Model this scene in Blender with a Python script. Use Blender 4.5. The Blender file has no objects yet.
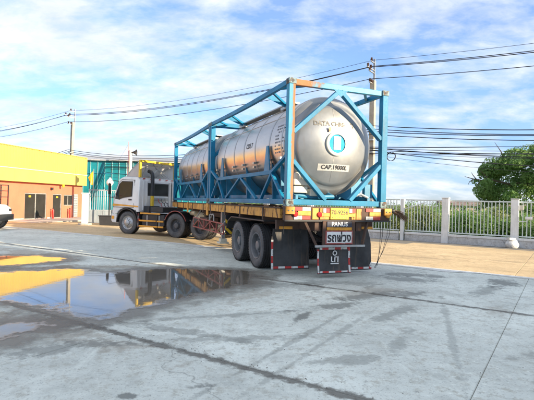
import bpy, bmesh, math, random
from mathutils import Vector, Matrix
R = math.radians
scene = bpy.context.scene
COL = scene.collection

# ------------------------------------------------------------------ camera
CAM_Z, F_PX, PITCH, ROLL = 1.57, 455.3, 0.0034, 0.026
cam = bpy.data.cameras.new("camera")
cam.sensor_width = 36.0
cam.lens = 36.0 * F_PX / 534.0
cam.clip_start, cam.clip_end = 0.05, 6000
camo = bpy.data.objects.new("camera", cam)
COL.objects.link(camo)
fw = Vector((0, math.cos(PITCH), math.sin(PITCH)))
up0 = Vector((0, -math.sin(PITCH), math.cos(PITCH)))
rt0 = Vector((1, 0, 0))
rt = rt0 * math.cos(ROLL) + up0 * math.sin(ROLL)
upv = up0 * math.cos(ROLL) - rt0 * math.sin(ROLL)
m = Matrix.Identity(4)
for i in range(3):
    m[i][0], m[i][1], m[i][2] = rt[i], upv[i], -fw[i]
m[2][3] = CAM_Z
camo.matrix_world = m
scene.camera = camo

# ------------------------------------------------------------------ sky and sun
SUN_EL, SUN_AZ = R(17.0), math.atan2(0.86, -0.51)
sun_dir = Vector((math.sin(SUN_AZ) * math.cos(SUN_EL), math.cos(SUN_AZ) * math.cos(SUN_EL), math.sin(SUN_EL)))
world = bpy.data.worlds.new("World")
scene.world = world
world.use_nodes = True
nt = world.node_tree
N, L = nt.nodes, nt.links
bg = N['Background']
bg.inputs[1].default_value = 0.12
sky = N.new('ShaderNodeTexSky')
sky.sky_type = 'NISHITA'
sky.sun_disc = False
sky.sun_elevation, sky.sun_rotation = SUN_EL, SUN_AZ
sky.air_density, sky.dust_density, sky.ozone_density = 1.0, 0.2, 2.0


def wmath(op, a, b=None, clamp=False):
    n = N.new('ShaderNodeMath'); n.operation = op; n.use_clamp = clamp
    for i, v in enumerate((a, b)):
        if v is None: continue
        if isinstance(v, (int, float)): n.inputs[i].default_value = v
        else: L.new(v, n.inputs[i])
    return n.outputs[0]


tc = N.new('ShaderNodeTexCoord')
sep = N.new('ShaderNodeSeparateXYZ'); L.new(tc.outputs['Generated'], sep.inputs[0])
zc = wmath('MAXIMUM', sep.outputs[2], 0.0)
den = wmath('ADD', zc, 0.26)
comb = N.new('ShaderNodeCombineXYZ')
L.new(wmath('DIVIDE', sep.outputs[0], den), comb.inputs[0])
L.new(wmath('DIVIDE', sep.outputs[1], den), comb.inputs[1])


def wnoise(scale, detail, rough, off, sx=1.0, sy=1.0, rz=0.0, dist=0.0):
    mp = N.new('ShaderNodeMapping')
    mp.inputs['Location'].default_value = off
    mp.inputs['Scale'].default_value = (sx, sy, 1)
    mp.inputs['Rotation'].default_value = (0, 0, rz)
    L.new(comb.outputs[0], mp.inputs[0])
    n = N.new('ShaderNodeTexNoise')
    n.inputs['Scale'].default_value = scale
    n.inputs['Detail'].default_value = detail
    n.inputs['Roughness'].default_value = rough
    n.inputs['Distortion'].default_value = dist
    L.new(mp.outputs[0], n.inputs[0])
    return n.outputs[0]


cover = wnoise(0.55, 3, 0.5, (0.4, 2.3, 1.0), 1.0, 1.0, 0.3)
big = wnoise(2.3, 10, 0.58, (3.1, 7.7, 0), 1.0, 1.25, 0.5, 0.25)
fine = wnoise(7.5, 9, 0.62, (1.0, 2.0, 4.0), 1.0, 1.6, 0.5, 0.3)
mixn = wmath('ADD', wmath('ADD', wmath('MULTIPLY', big, 0.70), wmath('MULTIPLY', fine, 0.30)), wmath('MULTIPLY', wmath('SUBTRACT', cover, 0.5), 0.45))
ramp = N.new('ShaderNodeValToRGB')
ramp.color_ramp.elements[0].position = 0.395; ramp.color_ramp.elements[0].color = (0.14, 0.14, 0.14, 1)
ramp.color_ramp.elements[1].position = 0.60; ramp.color_ramp.elements[1].color = (0.95, 0.95, 0.95, 1)
L.new(mixn, ramp.inputs[0])
tint = N.new('ShaderNodeMix'); tint.data_type = 'RGBA'; tint.blend_type = 'MULTIPLY'
tint.inputs[0].default_value = 1.0
hz = N.new('ShaderNodeMapRange'); hz.interpolation_type = 'SMOOTHSTEP'
L.new(sep.outputs[2], hz.inputs[0])
for i_, v_ in zip((1, 2, 3, 4), (-0.02, 0.30, 0.0, 1.0)): hz.inputs[i_].default_value = v_
dim = N.new('ShaderNodeMix'); dim.data_type = 'RGBA'; dim.blend_type = 'MULTIPLY'; dim.inputs[0].default_value = 1.0
L.new(sky.outputs[0], dim.inputs[6]); hcol = N.new('ShaderNodeMix'); hcol.data_type = 'RGBA'; L.new(hz.outputs[0], hcol.inputs[0])
hcol.inputs[6].default_value = (0.60, 0.60, 0.80, 1); hcol.inputs[7].default_value = (1, 1, 1, 1)
L.new(hcol.outputs[2], dim.inputs[7])
L.new(dim.outputs[2], tint.inputs[6]); tint.inputs[7].default_value = (0.62, 0.79, 1.06, 1)
cl = N.new('ShaderNodeMix'); cl.data_type = 'RGBA'
L.new(ramp.outputs[0], cl.inputs[0]); L.new(tint.outputs[2], cl.inputs[6])
shade = wnoise(3.4, 8, 0.6, (5.0, 1.5, 2.0), 1.0, 1.3, 0.5, 0.3)
shr_ = N.new('ShaderNodeMapRange'); L.new(shade, shr_.inputs[0])
for i_, v_ in zip((1, 2, 3, 4), (0.36, 0.62, 0.0, 1.0)): shr_.inputs[i_].default_value = v_
cc_ = N.new('ShaderNodeMix'); cc_.data_type = 'RGBA'; L.new(shr_.outputs[0], cc_.inputs[0])
cc_.inputs[6].default_value = (2.9, 3.15, 3.55, 1); cc_.inputs[7].default_value = (3.75, 3.9, 4.1, 1)
L.new(cc_.outputs[2], cl.inputs[7])
L.new(cl.outputs[2], bg.inputs[0])

sun = bpy.data.lights.new("sun", 'SUN')
sun.energy, sun.angle, sun.color = 4.3, R(0.53), (1.0, 0.82, 0.58)
suno = bpy.data.objects.new("sun", sun)
COL.objects.link(suno)
suno.rotation_euler = sun_dir.to_track_quat('Z', 'Y').to_euler()

vs = scene.view_settings
vs.view_transform, vs.look, vs.gamma, vs.use_curve_mapping = 'Standard', 'None', 1.0, False
vs.exposure = 1.3
scene.cycles.max_bounces = 8
scene.cycles.transparent_max_bounces = 8

# ------------------------------------------------------------------ helpers
rnd = random.Random(7)


class MB:
    """collects shapes into one mesh"""
    def __init__(s): s.v, s.f, s.sm = [], [], []

    def add(s, vs_, fs_, smooth=False):
        b = len(s.v)
        s.v += [tuple(p) for p in vs_]
        for f in fs_:
            s.f.append(tuple(b + i for i in f)); s.sm.append(smooth)
        return s

    def box(s, x0, x1, y0, y1, z0, z1):
        return s.add([(x0, y0, z0), (x1, y0, z0), (x1, y1, z0), (x0, y1, z0), (x0, y0, z1), (x1, y0, z1), (x1, y1, z1), (x0, y1, z1)],
                     [(3, 2, 1, 0), (4, 5, 6, 7), (0, 1, 5, 4), (1, 2, 6, 5), (2, 3, 7, 6), (3, 0, 4, 7)])

    def beam(s, p, q, w, h, up=(0, 0, 1)):
        p, q = Vector(p), Vector(q); d = (q - p).normalized(); u = Vector(up)
        a = d.cross(u)
        if a.length < 1e-4: a = d.cross(Vector((1, 0, 0)))
        a.normalize(); u = a.cross(d).normalized()
        vs_ = []
        for c in (p, q):
            for i, j in ((-1, -1), (1, -1), (1, 1), (-1, 1)): vs_.append(c + a * (w / 2 * i) + u * (h / 2 * j))
        return s.add(vs_, [(0, 1, 2, 3), (7, 6, 5, 4), (4, 5, 1, 0), (5, 6, 2, 1), (6, 7, 3, 2), (7, 4, 0, 3)])

    def tube(s, pts, r, n=8, cap=True):
        pts = [Vector(p) for p in pts]; rs = r if isinstance(r, (list, tuple)) else [r] * len(pts)
        vs_, fs_ = [], []; prev = None
        for i, p in enumerate(pts):
            d = (pts[min(i + 1, len(pts) - 1)] - pts[max(i - 1, 0)]).normalized()
            a = d.cross(Vector((0, 0, 1)) if abs(d.z) < .9 else Vector((1, 0, 0))).normalized() if prev is None else (prev - d * prev.dot(d)).normalized()
            prev = a; b = d.cross(a)
            for k in range(n):
                t = 2 * math.pi * k / n
                vs_.append(p + (a * math.cos(t) + b * math.sin(t)) * rs[i])
        for i in range(len(pts) - 1):
            for k in range(n):
                k2 = (k + 1) % n
                fs_.append((i * n + k, i * n + k2, (i + 1) * n + k2, (i + 1) * n + k))
        if cap:
            fs_.append(tuple(reversed(range(n)))); fs_.append(tuple(range((len(pts) - 1) * n, len(pts) * n)))
        return s.add(vs_, fs_, True)

    def lathe(s, prof, n=32, axis='y', c=(0, 0, 0), cap=True):
        """prof: (radius, along) pairs"""
        vs_, fs_ = [], []
        for r, a in prof:
            for k in range(n):
                t = 2 * math.pi * k / n; p, q = r * math.cos(t), r * math.sin(t)
                w = {'y': (p, a, q), 'x': (a, p, q), 'z': (p, q, a)}[axis]
                vs_.append((c[0] + w[0], c[1] + w[1], c[2] + w[2]))
        for i in range(len(prof) - 1):
            for k in range(n):
                k2 = (k + 1) % n; fs_.append((i * n + k, i * n + k2, (i + 1) * n + k2, (i + 1) * n + k))
        if cap:
            if prof[0][0] > 1e-5: fs_.append(tuple(reversed(range(n))))
            if prof[-1][0] > 1e-5: fs_.append(tuple(range((len(prof) - 1) * n, len(prof) * n)))
        return s.add(vs_, fs_, True)

    def prism(s, poly, d0, d1, axis='x'):
        """poly of 2-D points extruded along an axis: x -> (y,z), y -> (x,z), z -> (x,y)"""
        n = len(poly); vs_ = []
        for d in (d0, d1):
            for a, b in poly: vs_.append({'x': (d, a, b), 'y': (a, d, b), 'z': (a, b, d)}[axis])
        fs_ = [tuple(range(n)), tuple(reversed(range(n, 2 * n)))]
        for i in range(n):
            j = (i + 1) % n; fs_.append((i, n + i, n + j, j))
        return s.add(vs_, fs_)

    def mesh(s, name, angle=35):
        me = bpy.data.meshes.new(name)
        me.from_pydata(s.v, [], s.f)
        bm = bmesh.new(); bm.from_mesh(me)
        bmesh.ops.remove_doubles(bm, verts=bm.verts, dist=1e-5)
        bmesh.ops.recalc_face_normals(bm, faces=bm.faces)
        bm.to_mesh(me); bm.free()
        if any(s.sm):
            me.shade_smooth(); me.set_sharp_from_angle(angle=R(angle))
        return me


def obj(name, mb, mat, parent=None, bevel=0.0, smooth_angle=35):
    me = mb.mesh(name, smooth_angle) if isinstance(mb, MB) else mb
    o = bpy.data.objects.new(name, me)
    if mat is not None:
        me.materials.clear(); me.materials.append(mat)
    COL.objects.link(o)
    if parent: o.parent = parent
    if bevel:
        b = o.modifiers.new('bevel', 'BEVEL'); b.width = bevel; b.segments = 2; b.limit_method = 'ANGLE'; b.angle_limit = R(40)
        b.harden_normals = False
    return o


def share(name, src, parent=None, loc=(0, 0, 0), rot=(0, 0, 0), scale=(1, 1, 1)):
    o = src.copy(); o.name = name; COL.objects.link(o)
    o.parent = parent; o.location = loc; o.rotation_euler = rot; o.scale = scale
    return o


def tag(o, label, cat, group=None):
    o['label'] = label; o['category'] = cat
    if group: o['group'] = group
    return o


def thing(name, label, cat, loc=(0, 0, 0), rz=0.0, group=None):
    o = bpy.data.objects.new(name, None); COL.objects.link(o)
    o.location = loc; o.rotation_euler = (0, 0, rz); o.empty_display_size = .2
    return tag(o, label, cat, group)


def structure(o): o['kind'] = 'structure'; return o


def text_mesh(body, size, mat, align='CENTER', bold=0.0):
    c = bpy.data.curves.new('lettering', 'FONT'); c.body = body; c.size = size
    c.align_x = align; c.align_y = 'CENTER'; c.offset = bold; c.resolution_u = 3
    t = bpy.data.objects.new('lettering', c); COL.objects.link(t)
    dg = bpy.context.evaluated_depsgraph_get(); dg.update()
    me = bpy.data.meshes.new_from_object(t.evaluated_get(dg))
    bpy.data.objects.remove(t); bpy.data.curves.remove(c)
    me.materials.clear(); me.materials.append(mat)
    return me


# ------------------------------------------------------------------ materials
def new_mat(name):
    mt = bpy.data.materials.new(name); mt.use_nodes = True
    return mt, mt.node_tree, mt.node_tree.nodes['Principled BSDF']


def nd(nt_, kind, **kw):
    n = nt_.nodes.new(kind)
    for k, v in kw.items():
        if k in n.inputs: n.inputs[k].default_value = v
        else: setattr(n, k, v)
    return n


def mixc(nt_, fac, a, b, blend='MIX'):
    n = nt_.nodes.new('ShaderNodeMix'); n.data_type = 'RGBA'; n.blend_type = blend
    for idx, v in ((0, fac), (6, a), (7, b)):
        if hasattr(v, 'is_linked') or hasattr(v, 'links'): nt_.links.new(v, n.inputs[idx])
        elif isinstance(v, (int, float)): n.inputs[idx].default_value = v
        else: n.inputs[idx].default_value = (*v, 1) if len(v) == 3 else v
    return n.outputs[2]


def mth(nt_, op, a, b=None, c=None, clamp=False):
    n = nt_.nodes.new('ShaderNodeMath'); n.operation = op; n.use_clamp = clamp
    for i, v in enumerate((a, b, c)):
        if v is None: continue
        if isinstance(v, (int, float)): n.inputs[i].default_value = v
        else: nt_.links.new(v, n.inputs[i])
    return n.outputs[0]


def rampf(nt_, val, p0, p1, lo=0.0, hi=1.0):
    n = nt_.nodes.new('ShaderNodeMapRange'); n.interpolation_type = 'SMOOTHSTEP'
    nt_.links.new(val, n.inputs[0])
    for i, v in zip((1, 2, 3, 4), (p0, p1, lo, hi)): n.inputs[i].default_value = v
    return n.outputs[0]


def noise(nt_, vec, scale, detail=4, rough=.55, dist=0.0):
    n = nd(nt_, 'ShaderNodeTexNoise'); n.inputs['Scale'].default_value = scale
    n.inputs['Detail'].default_value = detail; n.inputs['Roughness'].default_value = rough; n.inputs['Distortion'].default_value = dist
    if vec is not None: nt_.links.new(vec, n.inputs['Vector'])
    return n.outputs[0]


def scaled(nt_, vec, s, off=(0, 0, 0)):
    n = nd(nt_, 'ShaderNodeMapping'); n.inputs['Scale'].default_value = s; n.inputs['Location'].default_value = off
    nt_.links.new(vec, n.inputs[0]); return n.outputs[0]


def bump(nt_, bsdf, h, strength, dist=.01):
    b = nd(nt_, 'ShaderNodeBump'); b.inputs['Strength'].default_value = strength; b.inputs['Distance'].default_value = dist
    nt_.links.new(h, b.inputs['Height']); nt_.links.new(b.outputs[0], bsdf.inputs['Normal'])


def paint(name, col, rough=.45, metal=0.0, wear=.15, wear_col=(.10, .055, .03), scale=3.0, var=.12, streak=True, spec=.5, dirt=0.0):
    """painted or bare surface with tone variation, rust or dirt patches and fine relief"""
    mt, t, b = new_mat(name)
    g = nd(t, 'ShaderNodeNewGeometry'); pos = g.outputs['Position']
    n1 = noise(t, pos, scale, 6, .6)
    n2 = noise(t, pos, scale * 9, 3, .6)
    dark = tuple(c * (1 - var * 1.6) for c in col); lite = tuple(min(1, c * (1 + var)) for c in col)
    c = mixc(t, rampf(t, n1, .3, .7), dark, lite)
    if dirt:
        sv = scaled(t, pos, (7, 7, .8)); n4 = noise(t, sv, 1.6, 5, .6)
        c = mixc(t, rampf(t, n4, .5, .75, 0, dirt), c, (.12, .09, .065))
    if wear > 0:
        sv = scaled(t, pos, (1, 1, .35)) if streak else pos
        n3 = noise(t, sv, scale * 2.3, 8, .68)
        th = .74 - wear * .45
        wm = rampf(t, n3, th, th + .06)
        c = mixc(t, wm, c, wear_col)
        r = mth(t, 'ADD', mth(t, 'MULTIPLY', wm, .35), mth(t, 'ADD', mth(t, 'MULTIPLY', n2, .16), rough - .08), clamp=True)
    else:
        r = mth(t, 'ADD', mth(t, 'MULTIPLY', n2, .16), rough - .08, clamp=True)
    t.links.new(c, b.inputs['Base Color']); t.links.new(r, b.inputs['Roughness'])
    b.inputs['Metallic'].default_value = metal
    b.inputs['Specular IOR Level'].default_value = spec
    bump(t, b, n2, .12, .004)
    return mt


M = {}
M['frame_blue'] = paint('frame_blue', (.006, .19, .345), .52, spec=.3, wear=.16, wear_col=(.22, .09, .035), scale=2.2, var=.14, dirt=.25)
def rust_frame():
    """blue paint rusted through along the inner edge of the post and the near end of the header"""
    mt, t, b = new_mat('rusted_frame')
    tcn = nd(t, 'ShaderNodeTexCoord'); s = nd(t, 'ShaderNodeSeparateXYZ'); t.links.new(tcn.outputs['Object'], s.inputs[0])
    n1 = noise(t, scaled(t, tcn.outputs['Object'], (1, 1, .5)), 5, 8, .7); n2 = noise(t, tcn.outputs['Object'], 30, 4, .6)
    x = mth(t, 'ADD', s.outputs[0], mth(t, 'MULTIPLY', mth(t, 'SUBTRACT', n1, .5), .16))
    post = rampf(t, x, .075, .10); x2 = mth(t, 'ADD', s.outputs[0], mth(t, 'MULTIPLY', mth(t, 'SUBTRACT', n1, .5), 1.6))
    msk = mth(t, 'MULTIPLY', post, rampf(t, x2, .45, .75, 1, 0))
    rc = mixc(t, n1, (.30, .10, .035), (.42, .24, .12))
    c = mixc(t, msk, mixc(t, rampf(t, n1, .3, .7), (.008, .20, .34), (.03, .27, .40)), rc)
    t.links.new(c, b.inputs['Base Color']); t.links.new(mth(t, 'MULTIPLY_ADD', msk, .3, .45), b.inputs['Roughness']); b.inputs['Specular IOR Level'].default_value = .3
    bump(t, b, n2, .15, .004)
    return mt


M['frame_rust'] = rust_frame()
M['casting'] = paint('casting', (.16, .25, .27), .6, wear=.5, wear_col=(.14, .08, .05), scale=7)
M['saddle'] = paint('saddle', (.025, .22, .38), .5, wear=.1, scale=2, var=.2, dirt=.3)
M['chassis_yellow'] = paint('chassis_yellow', (.66, .32, .06), .6, wear=.44, wear_col=(.16, .075, .035), scale=3, dirt=.8)
M['chassis_brown'] = paint('chassis_brown', (.085, .05, .036), .8, wear=.3, wear_col=(.20, .09, .04), scale=4)
M['black_metal'] = paint('black_metal', (.028, .029, .032), .5, wear=.12, wear_col=(.10, .075, .055), scale=4)
M['rubber_flap'] = paint('rubber_flap', (.045, .047, .05), .65, wear=.22, wear_col=(.13, .12, .105), scale=2.5, var=.3, dirt=.8)
M['tyre'] = paint('tyre', (.034, .034, .036), .75, wear=.08, wear_col=(.10, .085, .07), scale=5, var=.2)
M['tyre_side'] = paint('tyre_side', (.105, .107, .11), .7, wear=.25, wear_col=(.12, .10, .085), scale=5, var=.2)
M['rim_grey'] = paint('rim_grey', (.15, .155, .16), .5, wear=.2, wear_col=(.12, .09, .07), scale=7)
M['rim_dark'] = paint('rim_dark', (.10, .10, .105), .6, wear=.25, wear_col=(.10, .08, .06), scale=7)
M['rim_silver'] = paint('rim_silver', (.5, .5, .5), .38, metal=.6, wear=.15, scale=8)
M['cab_white'] = paint('cab_white', (.82, .82, .81), .3, wear=.02, wear_col=(.3, .27, .22), scale=1.5, var=.05, dirt=.18)
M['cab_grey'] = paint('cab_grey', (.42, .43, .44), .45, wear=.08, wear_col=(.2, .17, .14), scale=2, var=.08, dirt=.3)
M['yellow'] = paint('yellow', (.80, .52, .03), .45, wear=.12, wear_col=(.3, .2, .06), scale=3)
M['orange'] = paint('orange', (.85, .38, .04), .42, wear=.05, scale=3)
M['red'] = paint('red', (.55, .035, .03), .45, wear=.1, wear_col=(.2, .05, .04), scale=5)
M['rail_red'] = paint('rail_red', (.33, .075, .065), .6, wear=.4, wear_col=(.35, .28, .25), scale=6)
M['white'] = paint('white', (.78, .78, .76), .45, wear=.08, wear_col=(.4, .36, .3), scale=4, var=.05)
M['cream'] = paint('cream', (.72, .68, .55), .5, wear=.1, wear_col=(.4, .3, .2), scale=4, var=.06)
M['galv'] = paint('galv', (.42, .43, .43), .45, metal=.5, wear=.12, wear_col=(.25, .22, .18), scale=5)
M['lamp_red'] = paint('lamp_red', (.5, .02, .02), .2, wear=0, scale=5)
M['brass'] = paint('brass', (.45, .42, .30), .4, metal=.4, wear=.2, scale=6)
M['ink'] = paint('ink', (.03, .03, .035), .6, wear=.12, wear_col=(.35, .33, .28), scale=14, streak=False)
M['ink_faded'] = paint('ink_faded', (.16, .15, .13), .6, wear=.5, wear_col=(.42, .40, .34), scale=9, streak=False)
M['ink_grey'] = paint('ink_grey', (.17, .17, .18), .5, wear=.5, wear_col=(.38, .38, .38), scale=12, streak=False)
M['plate_yellow'] = paint('plate_yellow', (.72, .42, .03), .5, wear=.16, scale=9)
M['band_grey'] = paint('band_grey', (.46, .46, .43), .6, wear=.3, wear_col=(.36, .35, .32), scale=6)
M['plate_navy'] = paint('plate_navy', (.03, .035, .06), .45, wear=.1, scale=8)
M['decal_blue'] = paint('decal_blue', (.05, .38, .60), .8, wear=.0, scale=9, spec=.15)
M['leather_brown'] = paint('straw_brown', (.17, .10, .055), .85, wear=.3, wear_col=(.28, .19, .11), scale=12)


def steel(name, col, rough, metal=1.0, dirt_top=(.32, .29, .25), band=.3):
    mt, t, b = new_mat(name)
    tcn = nd(t, 'ShaderNodeTexCoord'); pos = tcn.outputs['Object']
    n1 = noise(t, scaled(t, pos, (1, .5, 1)), 1.7, 6, .6)
    n2 = noise(t, scaled(t, pos, (6, .6, 1.2)), 2.2, 6, .65)
    n3 = noise(t, pos, 60, 3, .6)
    c = mixc(t, rampf(t, n1, .3, .7), tuple(x * .82 for x in col), col)
    c = mixc(t, rampf(t, n2, .52, .74, 0, band), c, dirt_top)
    t.links.new(c, b.inputs['Base Color'])
    b.inputs['Metallic'].default_value = metal
    r = mth(t, 'ADD', mth(t, 'MULTIPLY', n1, .18), mth(t, 'MULTIPLY_ADD', n3, .06, rough - .1))
    t.links.new(r, b.inputs['Roughness'])
    w = noise(t, scaled(t, pos, (1, .35, 1)), 2.2, 3, .5)
    bump(t, b, w, .22, .02)
    return mt


M['tank_bright'] = steel('tank_bright', (.57, .515, .46), .32, band=.4)
M['tank_head'] = steel('tank_head', (.345, .36, .365), .40, metal=.8, band=.45)
M['tank_dull'] = steel('tank_dull', (.50, .46, .42), .34, dirt_top=(.22, .17, .13), band=.6)
M['tank_strap'] = steel('tank_strap', (.45, .45, .44), .42)


def glass_mat(name, col=(.02, .025, .03), rough=.05):
    mt, t, b = new_mat(name)
    b.inputs['Base Color'].default_value = (*col, 1); b.inputs['Roughness'].default_value = rough
    b.inputs['IOR'].default_value = 1.5; b.inputs['Specular IOR Level'].default_value = .16
    g = nd(t, 'ShaderNodeNewGeometry'); n = noise(t, g.outputs['Position'], 1.5, 3)
    t.links.new(mixc(t, n, col, tuple(c * 2.2 for c in col)), b.inputs['Base Color'])
    return mt


M['glass'] = glass_mat('dark_glass', (.012, .014, .017), .08)
M['glass_shop'] = glass_mat('shop_glass', (.022, .02, .018), .06)


def tape_mat():
    """red and white retro-reflective tape, printed in 15 cm blocks"""
    mt, t, b = new_mat('reflective_tape')
    tcn = nd(t, 'ShaderNodeTexCoord'); s = nd(t, 'ShaderNodeSeparateXYZ'); t.links.new(tcn.outputs['UV'], s.inputs[0])
    fr = mth(t, 'FRACT', s.outputs[0])
    msk = mth(t, 'GREATER_THAN', fr, .5)
    g = nd(t, 'ShaderNodeNewGeometry'); n = noise(t, g.outputs['Position'], 22, 4, .6)
    c = mixc(t, msk, (.50, .03, .03), (.68, .68, .66))
    c = mixc(t, rampf(t, n, .52, .68, 0, .75), c, (.07, .065, .06))
    t.links.new(c, b.inputs['Base Color']); b.inputs['Roughness'].default_value = .35
    return mt


M['tape'] = tape_mat()
M['refl_red'] = paint('reflector_red', (.42, .035, .03), .4, wear=.22, wear_col=(.12, .05, .035), scale=9, var=.2, dirt=.6)
M['refl_white'] = paint('reflector_white', (.62, .61, .57), .45, wear=.22, wear_col=(.22, .17, .12), scale=9, var=.12, dirt=.6)
M['refl_amber'] = paint('reflector_amber', (.70, .32, .03), .45, wear=.2, wear_col=(.2, .1, .04), scale=9, var=.15, dirt=.5)


def hazard_mat():
    mt, t, b = new_mat('hazard_stripes')
    g = nd(t, 'ShaderNodeNewGeometry'); s = nd(t, 'ShaderNodeSeparateXYZ'); t.links.new(g.outputs['Position'], s.inputs[0])
    d = mth(t, 'FRACT', mth(t, 'MULTIPLY', mth(t, 'ADD', mth(t, 'ADD', s.outputs[0], s.outputs[2]), 20.0), 5.0))
    c = mixc(t, mth(t, 'GREATER_THAN', d, .5), (.78, .48, .03), (.03, .03, .03))
    t.links.new(c, b.inputs['Base Color']); b.inputs['Roughness'].default_value = .45
    return mt


M['hazard'] = hazard_mat()

# road frame: U runs along the road (away to the left), W across it, away from the camera
U2 = Vector((-.8387, .5446, 0)); W2 = Vector((.5446, .8387, 0))
W_EDGE, ROAD_FALL, W_FENCE = 12.0, .02, 23.4


def gz(x, y):
    w = W2.x * x + W2.y * y
    return -ROAD_FALL * min(max(w - W_EDGE, 0), W_FENCE - W_EDGE)


def uw(u, w, dz=0.0):
    p = U2 * u + W2 * w; return Vector((p.x, p.y, gz(p.x, p.y) + dz))


def concrete(name, base, var, stains=(), joints=True, warm=(.20, .17, .13), mud=()):
    mt, t, b = new_mat(name)
    g = nd(t, 'ShaderNodeNewGeometry'); pos = g.outputs['Position']
    s = nd(t, 'ShaderNodeSeparateXYZ'); t.links.new(pos, s.inputs[0])
    X, Y = s.outputs[0], s.outputs[1]
    nbig = noise(t, pos, .35, 6, .6); nmid = noise(t, pos, 1.7, 8, .65); nfine = noise(t, pos, 34, 4, .7); nsp = noise(t, pos, 9, 6, .7)
    oi = nd(t, 'ShaderNodeObjectInfo')
    lo = tuple(c * (1 - var) for c in base); hi = tuple(min(1, c * (1 + var * .7)) for c in base)
    c = mixc(t, rampf(t, nbig, .32, .68), lo, hi)
    c = mixc(t, rampf(t, nmid, .46, .74, 0, .7), c, tuple(x * .55 for x in base))
    ngr = noise(t, pos, 6.5, 10, .78); ngr2 = noise(t, scaled(t, pos, (1, 1, 1), (13, 5, 0)), 15, 8, .75)
    c = mixc(t, rampf(t, ngr, .50, .62, 0, .6), c, tuple(x * k_ for x, k_ in zip(base, (.55, .50, .44))))
    c = mixc(t, rampf(t, ngr2, .57, .64, 0, .7), c, tuple(x * .42 for x in base))
    c = mixc(t, rampf(t, ngr2, .34, .46, .45, 0), c, tuple(min(1, x * 1.35) for x in base))
    # scuffed swirls following the traffic
    sw = noise(t, scaled(t, pos, (1.3, .35, 1)), 1.1, 8, .7, 1.2)
    c = mixc(t, rampf(t, sw, .54, .70, 0, .45), c, tuple(min(1, x * 1.28) for x in base))
    c = mixc(t, mth(t, 'MULTIPLY', oi.outputs['Random'], .22), c, tuple(x * .6 for x in base))
    # oil and damp patches with their own ragged outlines
    for (sx, sy, a, rx, ry, k) in list(mud) + list(stains):
        ca, sa = math.cos(a), math.sin(a)
        dx = mth(t, 'SUBTRACT', X, sx); dy = mth(t, 'SUBTRACT', Y, sy)
        e1 = mth(t, 'DIVIDE', mth(t, 'ADD', mth(t, 'MULTIPLY', dx, ca), mth(t, 'MULTIPLY', dy, sa)), rx)
        e2 = mth(t, 'DIVIDE', mth(t, 'SUBTRACT', mth(t, 'MULTIPLY', dy, ca), mth(t, 'MULTIPLY', dx, sa)), ry)
        d = mth(t, 'SQRT', mth(t, 'ADD', mth(t, 'MULTIPLY', e1, e1), mth(t, 'MULTIPLY', e2, e2)))
        d = mth(t, 'ADD', d, mth(t, 'MULTIPLY', mth(t, 'SUBTRACT', nmid, .5), 4.2))
        d = mth(t, 'ADD', d, mth(t, 'MULTIPLY', mth(t, 'SUBTRACT', nsp, .5), 2.6))
        c = mixc(t, rampf(t, d, .35, 1.05, k, 0), c, (.24, .19, .13) if (sx, sy, a, rx, ry, k) in mud else tuple(x * .26 for x in base))
    if joints:
        w = mth(t, 'ADD', mth(t, 'MULTIPLY', X, W2.x), mth(t, 'MULTIPLY', Y, W2.y))
        for w0 in (3.53, 7.77):
            dj = mth(t, 'ABSOLUTE', mth(t, 'SUBTRACT', w, w0 - .02))
            dj = mth(t, 'ADD', dj, mth(t, 'MULTIPLY', mth(t, 'SUBTRACT', mth(t, 'ADD', mth(t, 'MULTIPLY', nsp, .6), mth(t, 'MULTIPLY', nmid, .4)), .52), .42))
            c = mixc(t, rampf(t, dj, .015, .085, .8, 0), c, tuple(x * .36 for x in warm))
    # cracks
    vo = nd(t, 'ShaderNodeTexVoronoi', feature='DISTANCE_TO_EDGE'); vo.inputs['Scale'].default_value = .21
    wv = nd(t, 'ShaderNodeMix', data_type='VECTOR'); wv.inputs[0].default_value = .16
    nv = nd(t, 'ShaderNodeTexNoise'); nv.inputs['Scale'].default_value = 1.3; nv.inputs['Detail'].default_value = 7
    t.links.new(pos, nv.inputs['Vector'])
    sc_ = nd(t, 'ShaderNodeVectorMath', operation='SCALE'); sc_.inputs['Scale'].default_value = 8.0; t.links.new(nv.outputs[1], sc_.inputs[0])
    t.links.new(pos, wv.inputs[4]); t.links.new(sc_.outputs[0], wv.inputs[5]); t.links.new(wv.outputs[1], vo.inputs['Vector'])
    crack = rampf(t, vo.outputs[0], .0006, .0028, .5, 0)
    c = mixc(t, crack, c, tuple(x * .3 for x in base))
    # grit and pitting
    c = mixc(t, rampf(t, nfine, .56, .66, 0, .55), c, tuple(x * .35 for x in base))
    t.links.new(c, b.inputs['Base Color'])
    t.links.new(mth(t, 'ADD', mth(t, 'MULTIPLY', nmid, .25), .62), b.inputs['Roughness'])
    h = mth(t, 'ADD', mth(t, 'MULTIPLY', nfine, .5), mth(t, 'SUBTRACT', nmid, mth(t, 'MULTIPLY', crack, .8)))
    bump(t, b, h, .45, .012)
    return mt


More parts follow.
